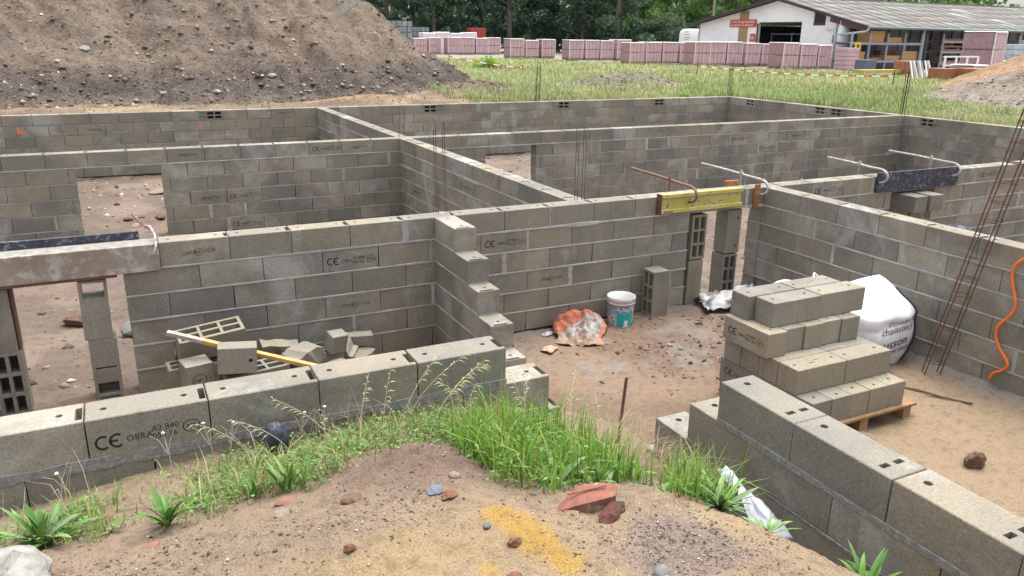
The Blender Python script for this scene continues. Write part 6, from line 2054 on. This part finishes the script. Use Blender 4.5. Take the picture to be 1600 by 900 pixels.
# items in front of the barn
for i in range(5): goods(46.6, 29.4, 0.0 + i * 0.3, 1.6, 1.0, 0.28, mottled('pale_blue_wrap', (0.34, 0.38, 0.41), (0.48, 0.51, 0.53), 4, 0.5) if i == 0 else bpy.data.materials['pale_blue_wrap'], 'bale in the pale blue wrapped stack beside the large pink pallet', 'wrapped_bale', 'bale')['group'] = 'pale blue bales'
goods(44.4, 29.0, 0.0, 1.8, 1.0, 0.62, bpy.data.materials['pale_blue_wrap'], 'low pale blue wrapped bale beside the pale stack', 'wrapped_bale', 'bale')
for i in range(4):
    mb = MB(); mb.bar((0, i * 0.16, 0.07 + 0.0), (3.1, i * 0.16 + 0.05, 0.07), 0.12, 0.14)
    tag(mb.build('timber_beam', M_YELLOW, None, (30.3, 25.8 + 0.02 * i, 0.02 + 0.15)), 'yellow formwork beam lying beyond the meadow', 'beam', 'yellow beams on the ground')
root = empty('metal_crate', (35.2, 25.4, 0.0), 'white metal crate frame among the yard clutter', 'crate')
for x in (0, 0.8, 1.6, 2.4):
    mb = MB(); mb.box((x, 0, 0.45), (0.07, 0.07, 0.9)); mb.build('post', M_SW, root)
for z in (0.5, 0.9):
    mb = MB(); mb.box((1.2, 0.05, z), (2.5, 0.05, 0.07)); mb.build('rail', M_SW, root)
for i, (x, y, sx, h) in enumerate(((33.4, 22.6, 1.3, 0.52), (34.9, 22.3, 1.7, 0.46), (32.4, 23.4, 0.8, 0.5))):
    goods(x, y, -0.02, sx, 0.8, h, M_ORG, ['orange red trough at the meadow edge beside the pipes', 'long orange red trough beside the pink pallet', 'small orange red trough next to the crate frame'][i], 'metal_trough', 'trough')
root = empty('pipe_bundle', (31.6, 24.2, 0), 'bundle of pale pipes and frames leaning in the yard', 'pipes')
for i in range(9):
    mb = MB(); mb.tube([(i * 0.16, 0, 0), (i * 0.16 + 0.12 - 0.05 * (i % 3), 0.35, 0.75)], 0.035, 6); mb.build('pipe', M_RACK if i % 2 else M_SW, root)
goods(33.3, 25.9, 0.0, 1.0, 0.7, 0.7, M_ORG, 'brown orange crate behind the leaning pipes', 'crate', 'crate')
goods(35.6, 30.2, 0.0, 0.8, 0.7, 0.62, plain('blue_grey_bin', (0.10, 0.12, 0.16), 0.6), 'dark blue grey bin beside the brick pallet', 'storage_bin', 'bin')
for i in range(5): goods(36.4, 32.2, 0.05 + i * 0.23, 0.9, 0.8, 0.21, M_PINK, 'layer of pinkish slabs in the stack by the round column', 'slab_layer', 'slabs')['group'] = 'pinkish slabs by the column'
root = empty('yellow_sign', (37.6, 32.6, 0), 'small yellow sign on a post at the rack corner', 'sign')
mb = MB(); mb.box((0, 0, 0.75), (0.05, 0.05, 1.5)); mb.build('post', M_RACK, root)
mb = MB(); mb.box((-0.05, -0.05, 1.25), (0.03, 0.32, 0.46), (0, 0, 0.6)); mb.build('panel', plain('sign_yellow', (0.65, 0.55, 0.03), 0.5), root)
mb = MB(); mb.box((-0.065, -0.072, 1.25), (0.03, 0.10, 0.2), (0, 0, 0.6)); mb.build('mark', M_DARK, root)

# ------------------------------------------------------------------ trees
FW = (math.sin(YAW), math.cos(YAW)); RT = (math.cos(YAW), -math.sin(YAW))


def tree_pos(depth, lat): return (FW[0] * depth + RT[0] * lat, FW[1] * depth + RT[1] * lat, -0.1)


def crown(seed, n, h0, h1, rad, palette, wts, leaf, clumps=40, taper=0.7):
    rg = np.random.default_rng(seed)
    cz = rg.uniform(h0, h1, clumps); t = (cz - h0) / (h1 - h0)
    cr = rad * np.sqrt(np.clip(np.sin(np.pi * np.clip(t * taper + 0.22, 0, 1)), 0.05, 1)) * rg.uniform(0.3, 1.0, clumps); ca = rg.uniform(0, 6.28, clumps)
    C = np.stack([cr * np.cos(ca), cr * np.sin(ca), cz], -1)
    k = rg.integers(0, clumps, n)
    g = rg.normal(0, 1, (n, 3)); g /= np.linalg.norm(g, axis=1)[:, None]
    P = C[k] + g * (rg.random(n) ** 0.4)[:, None] * rad * 0.30 * np.array([1, 1, 0.75])
    s = leaf * rg.uniform(0.5, 1.3, n)
    a = rg.normal(0, 1, (n, 3)); a /= np.linalg.norm(a, axis=1)[:, None]
    b = np.cross(a, rg.normal(0, 1, (n, 3))); b /= np.linalg.norm(b, axis=1)[:, None]
    V = np.stack([P - a * s[:, None], P + b * s[:, None] * 0.55, P + a * s[:, None], P - b * s[:, None] * 0.55], 1)
    pal = np.array(palette); c = pal[rg.choice(len(pal), n, p=np.array(wts) / sum(wts))] * rg.uniform(0.7, 1.3, (n, 1)) * rg.uniform(0.7, 1.3, clumps)[k][:, None]
    return V.reshape(-1, 3), np.arange(n * 4).reshape(-1, 4), np.repeat(c, 4, 0)


M_BARK = mottled('tree_bark', (0.12, 0.105, 0.09), (0.18, 0.16, 0.14), 6, 0.95)


def tree_kind(seed, h0, h1, rad, pal, wts, nleaf, leaf, tr):
    V, T, C = crown(seed, nleaf, h0, h1, rad, pal, wts, leaf)
    cm = fastmesh('crown', V, T, M_LEAF, C)
    rs = random.Random(seed); mb = MB()
    top = Vector((rs.uniform(-.5, .5), rs.uniform(-.5, .5), h1 * 0.85))
    pts = [Vector((0, 0, 0)), top * 0.3 + Vector((rs.uniform(-.2, .2), rs.uniform(-.2, .2), 0)), top * 0.65, top]
    mb.tube(pts, [tr, tr * 0.8, tr * 0.5, tr * 0.15], 8)
    for i in range(7):
        z = h0 + (h1 * 0.7 - h0) * i / 6 + 0.4; a = i * 2.4
        p = Vector((top.x * z / top.z, top.y * z / top.z, z))
        mb.tube([p, p + Vector((math.cos(a) * rad * .4, math.sin(a) * rad * .4, 0.6)), p + Vector((math.cos(a) * rad * .8, math.sin(a) * rad * .8, 1.0))], [tr * 0.35, tr * 0.22, tr * 0.06], 5)
    return cm, mb.mesh('trunk', M_BARK, True)


DK = [(0.045, 0.088, 0.062), (0.075, 0.135, 0.085), (0.13, 0.205, 0.11)]
BR = [(0.09, 0.175, 0.058), (0.145, 0.255, 0.08), (0.20, 0.32, 0.11)]
KD = [tree_kind(700 + i, 1.2 if i != 2 else 0.3, 12, 3.0, DK, [3, 4, 2], 5200, 0.20, 0.28) for i in range(3)]
KB = [tree_kind(720 + i, 0.6, 12, 3.4, BR, [2, 4, 3], 5200, 0.20, 0.16) for i in range(3)]
KS = tree_kind(740, 0.1, 3.2, 2.0, [(0.07, 0.11, 0.07), (0.10, 0.15, 0.09)], [1, 1], 2600, 0.14, 0.08)


def tree(kind, depth, lat, rz, s, label, group):
    root = empty('tree', tree_pos(depth, lat), label, 'tree', group, rz)
    link('crown', kind[0], root); link('trunk', kind[1], root)
    root.scale = (s, s, s)


for i, pxl in enumerate((560, 600, 638, 672, 712, 748, 790, 828, 862, 905, 935, 960)):
    dp = 80 + (i * 37 % 11) - 3
    tree(KD[i % 3], dp, (pxl - 800) / 1224 * dp * 0.955, i * 1.7, random.uniform(0.85, 1.15), 'dark evergreen tree in the row behind the pink pallets', 'dark trees behind the pallets')
for i, pxl in enumerate((985, 1010, 1035, 1060, 1090, 1120, 1150, 1185, 1230, 1270)):
    dp = 88 + (i * 29 % 13)
    tree(KB[i % 3], dp, (pxl - 800) / 1224 * dp * 0.955, i * 2.1, random.uniform(0.9, 1.2), 'bright green leafy tree in the wood behind the white tank', 'bright trees behind the tank')
for i, pxl in enumerate((1330, 1395, 1450, 1500, 1535)):
    dp = 120 + 5 * (i % 3)
    tree((KB if i % 2 else KD)[i % 3], dp, (pxl - 800) / 1224 * dp * 0.955, i * 2.1, (0.75, 0.7, 0.74, 0.66, 0.56)[i], 'tree whose top shows above the barn roof', 'trees beyond the barn roof')
for i, pxl in enumerate((1000, 1030)):
    tree(KS, 80, (pxl - 800) / 1224 * 80 * 0.955, i * 2.0, 1.0 + 0.15 * i, 'greyish green shrub at the foot of the bright trees', 'shrubs before the wood')
# the wood behind them
rg = np.random.default_rng(900)
n = 26000
lat = rg.uniform(-30, 62, n); dp = rg.uniform(102, 118, n); zz = 13 * rg.random(n) ** 0.9
ht = 13 * (0.55 + 0.6 * vnoise(lat, lat * 0, 0.12, 901))
lat_dark = lat < (960 - 800) / 1224 * 105
keep = zz < ht
lat, dp, zz, lat_dark = lat[keep], dp[keep], zz[keep], lat_dark[keep]; n = len(lat)
P = np.stack([FW[0] * dp + RT[0] * lat, FW[1] * dp + RT[1] * lat, zz], -1)
s = 0.5 * rg.uniform(0.5, 1.3, n)
a = rg.normal(0, 1, (n, 3)); a /= np.linalg.norm(a, axis=1)[:, None]
b = np.cross(a, rg.normal(0, 1, (n, 3))); b /= np.linalg.norm(b, axis=1)[:, None]
V = np.stack([P - a * s[:, None], P + b * s[:, None] * 0.6, P + a * s[:, None], P - b * s[:, None] * 0.6], 1).reshape(-1, 3)
c = np.where(lat_dark[:, None], np.array(DK)[rg.integers(0, 3, n)] * 1.1, np.array(BR)[rg.integers(0, 3, n)] * 0.85) * rg.uniform(0.6, 1.3, (n, 1))
tag(link('far_wood', fastmesh('far_wood', V, np.arange(n * 4).reshape(-1, 4), M_LEAF, np.repeat(c, 4, 0))), 'dense wood closing off the view behind the trees', None, None, 'stuff')
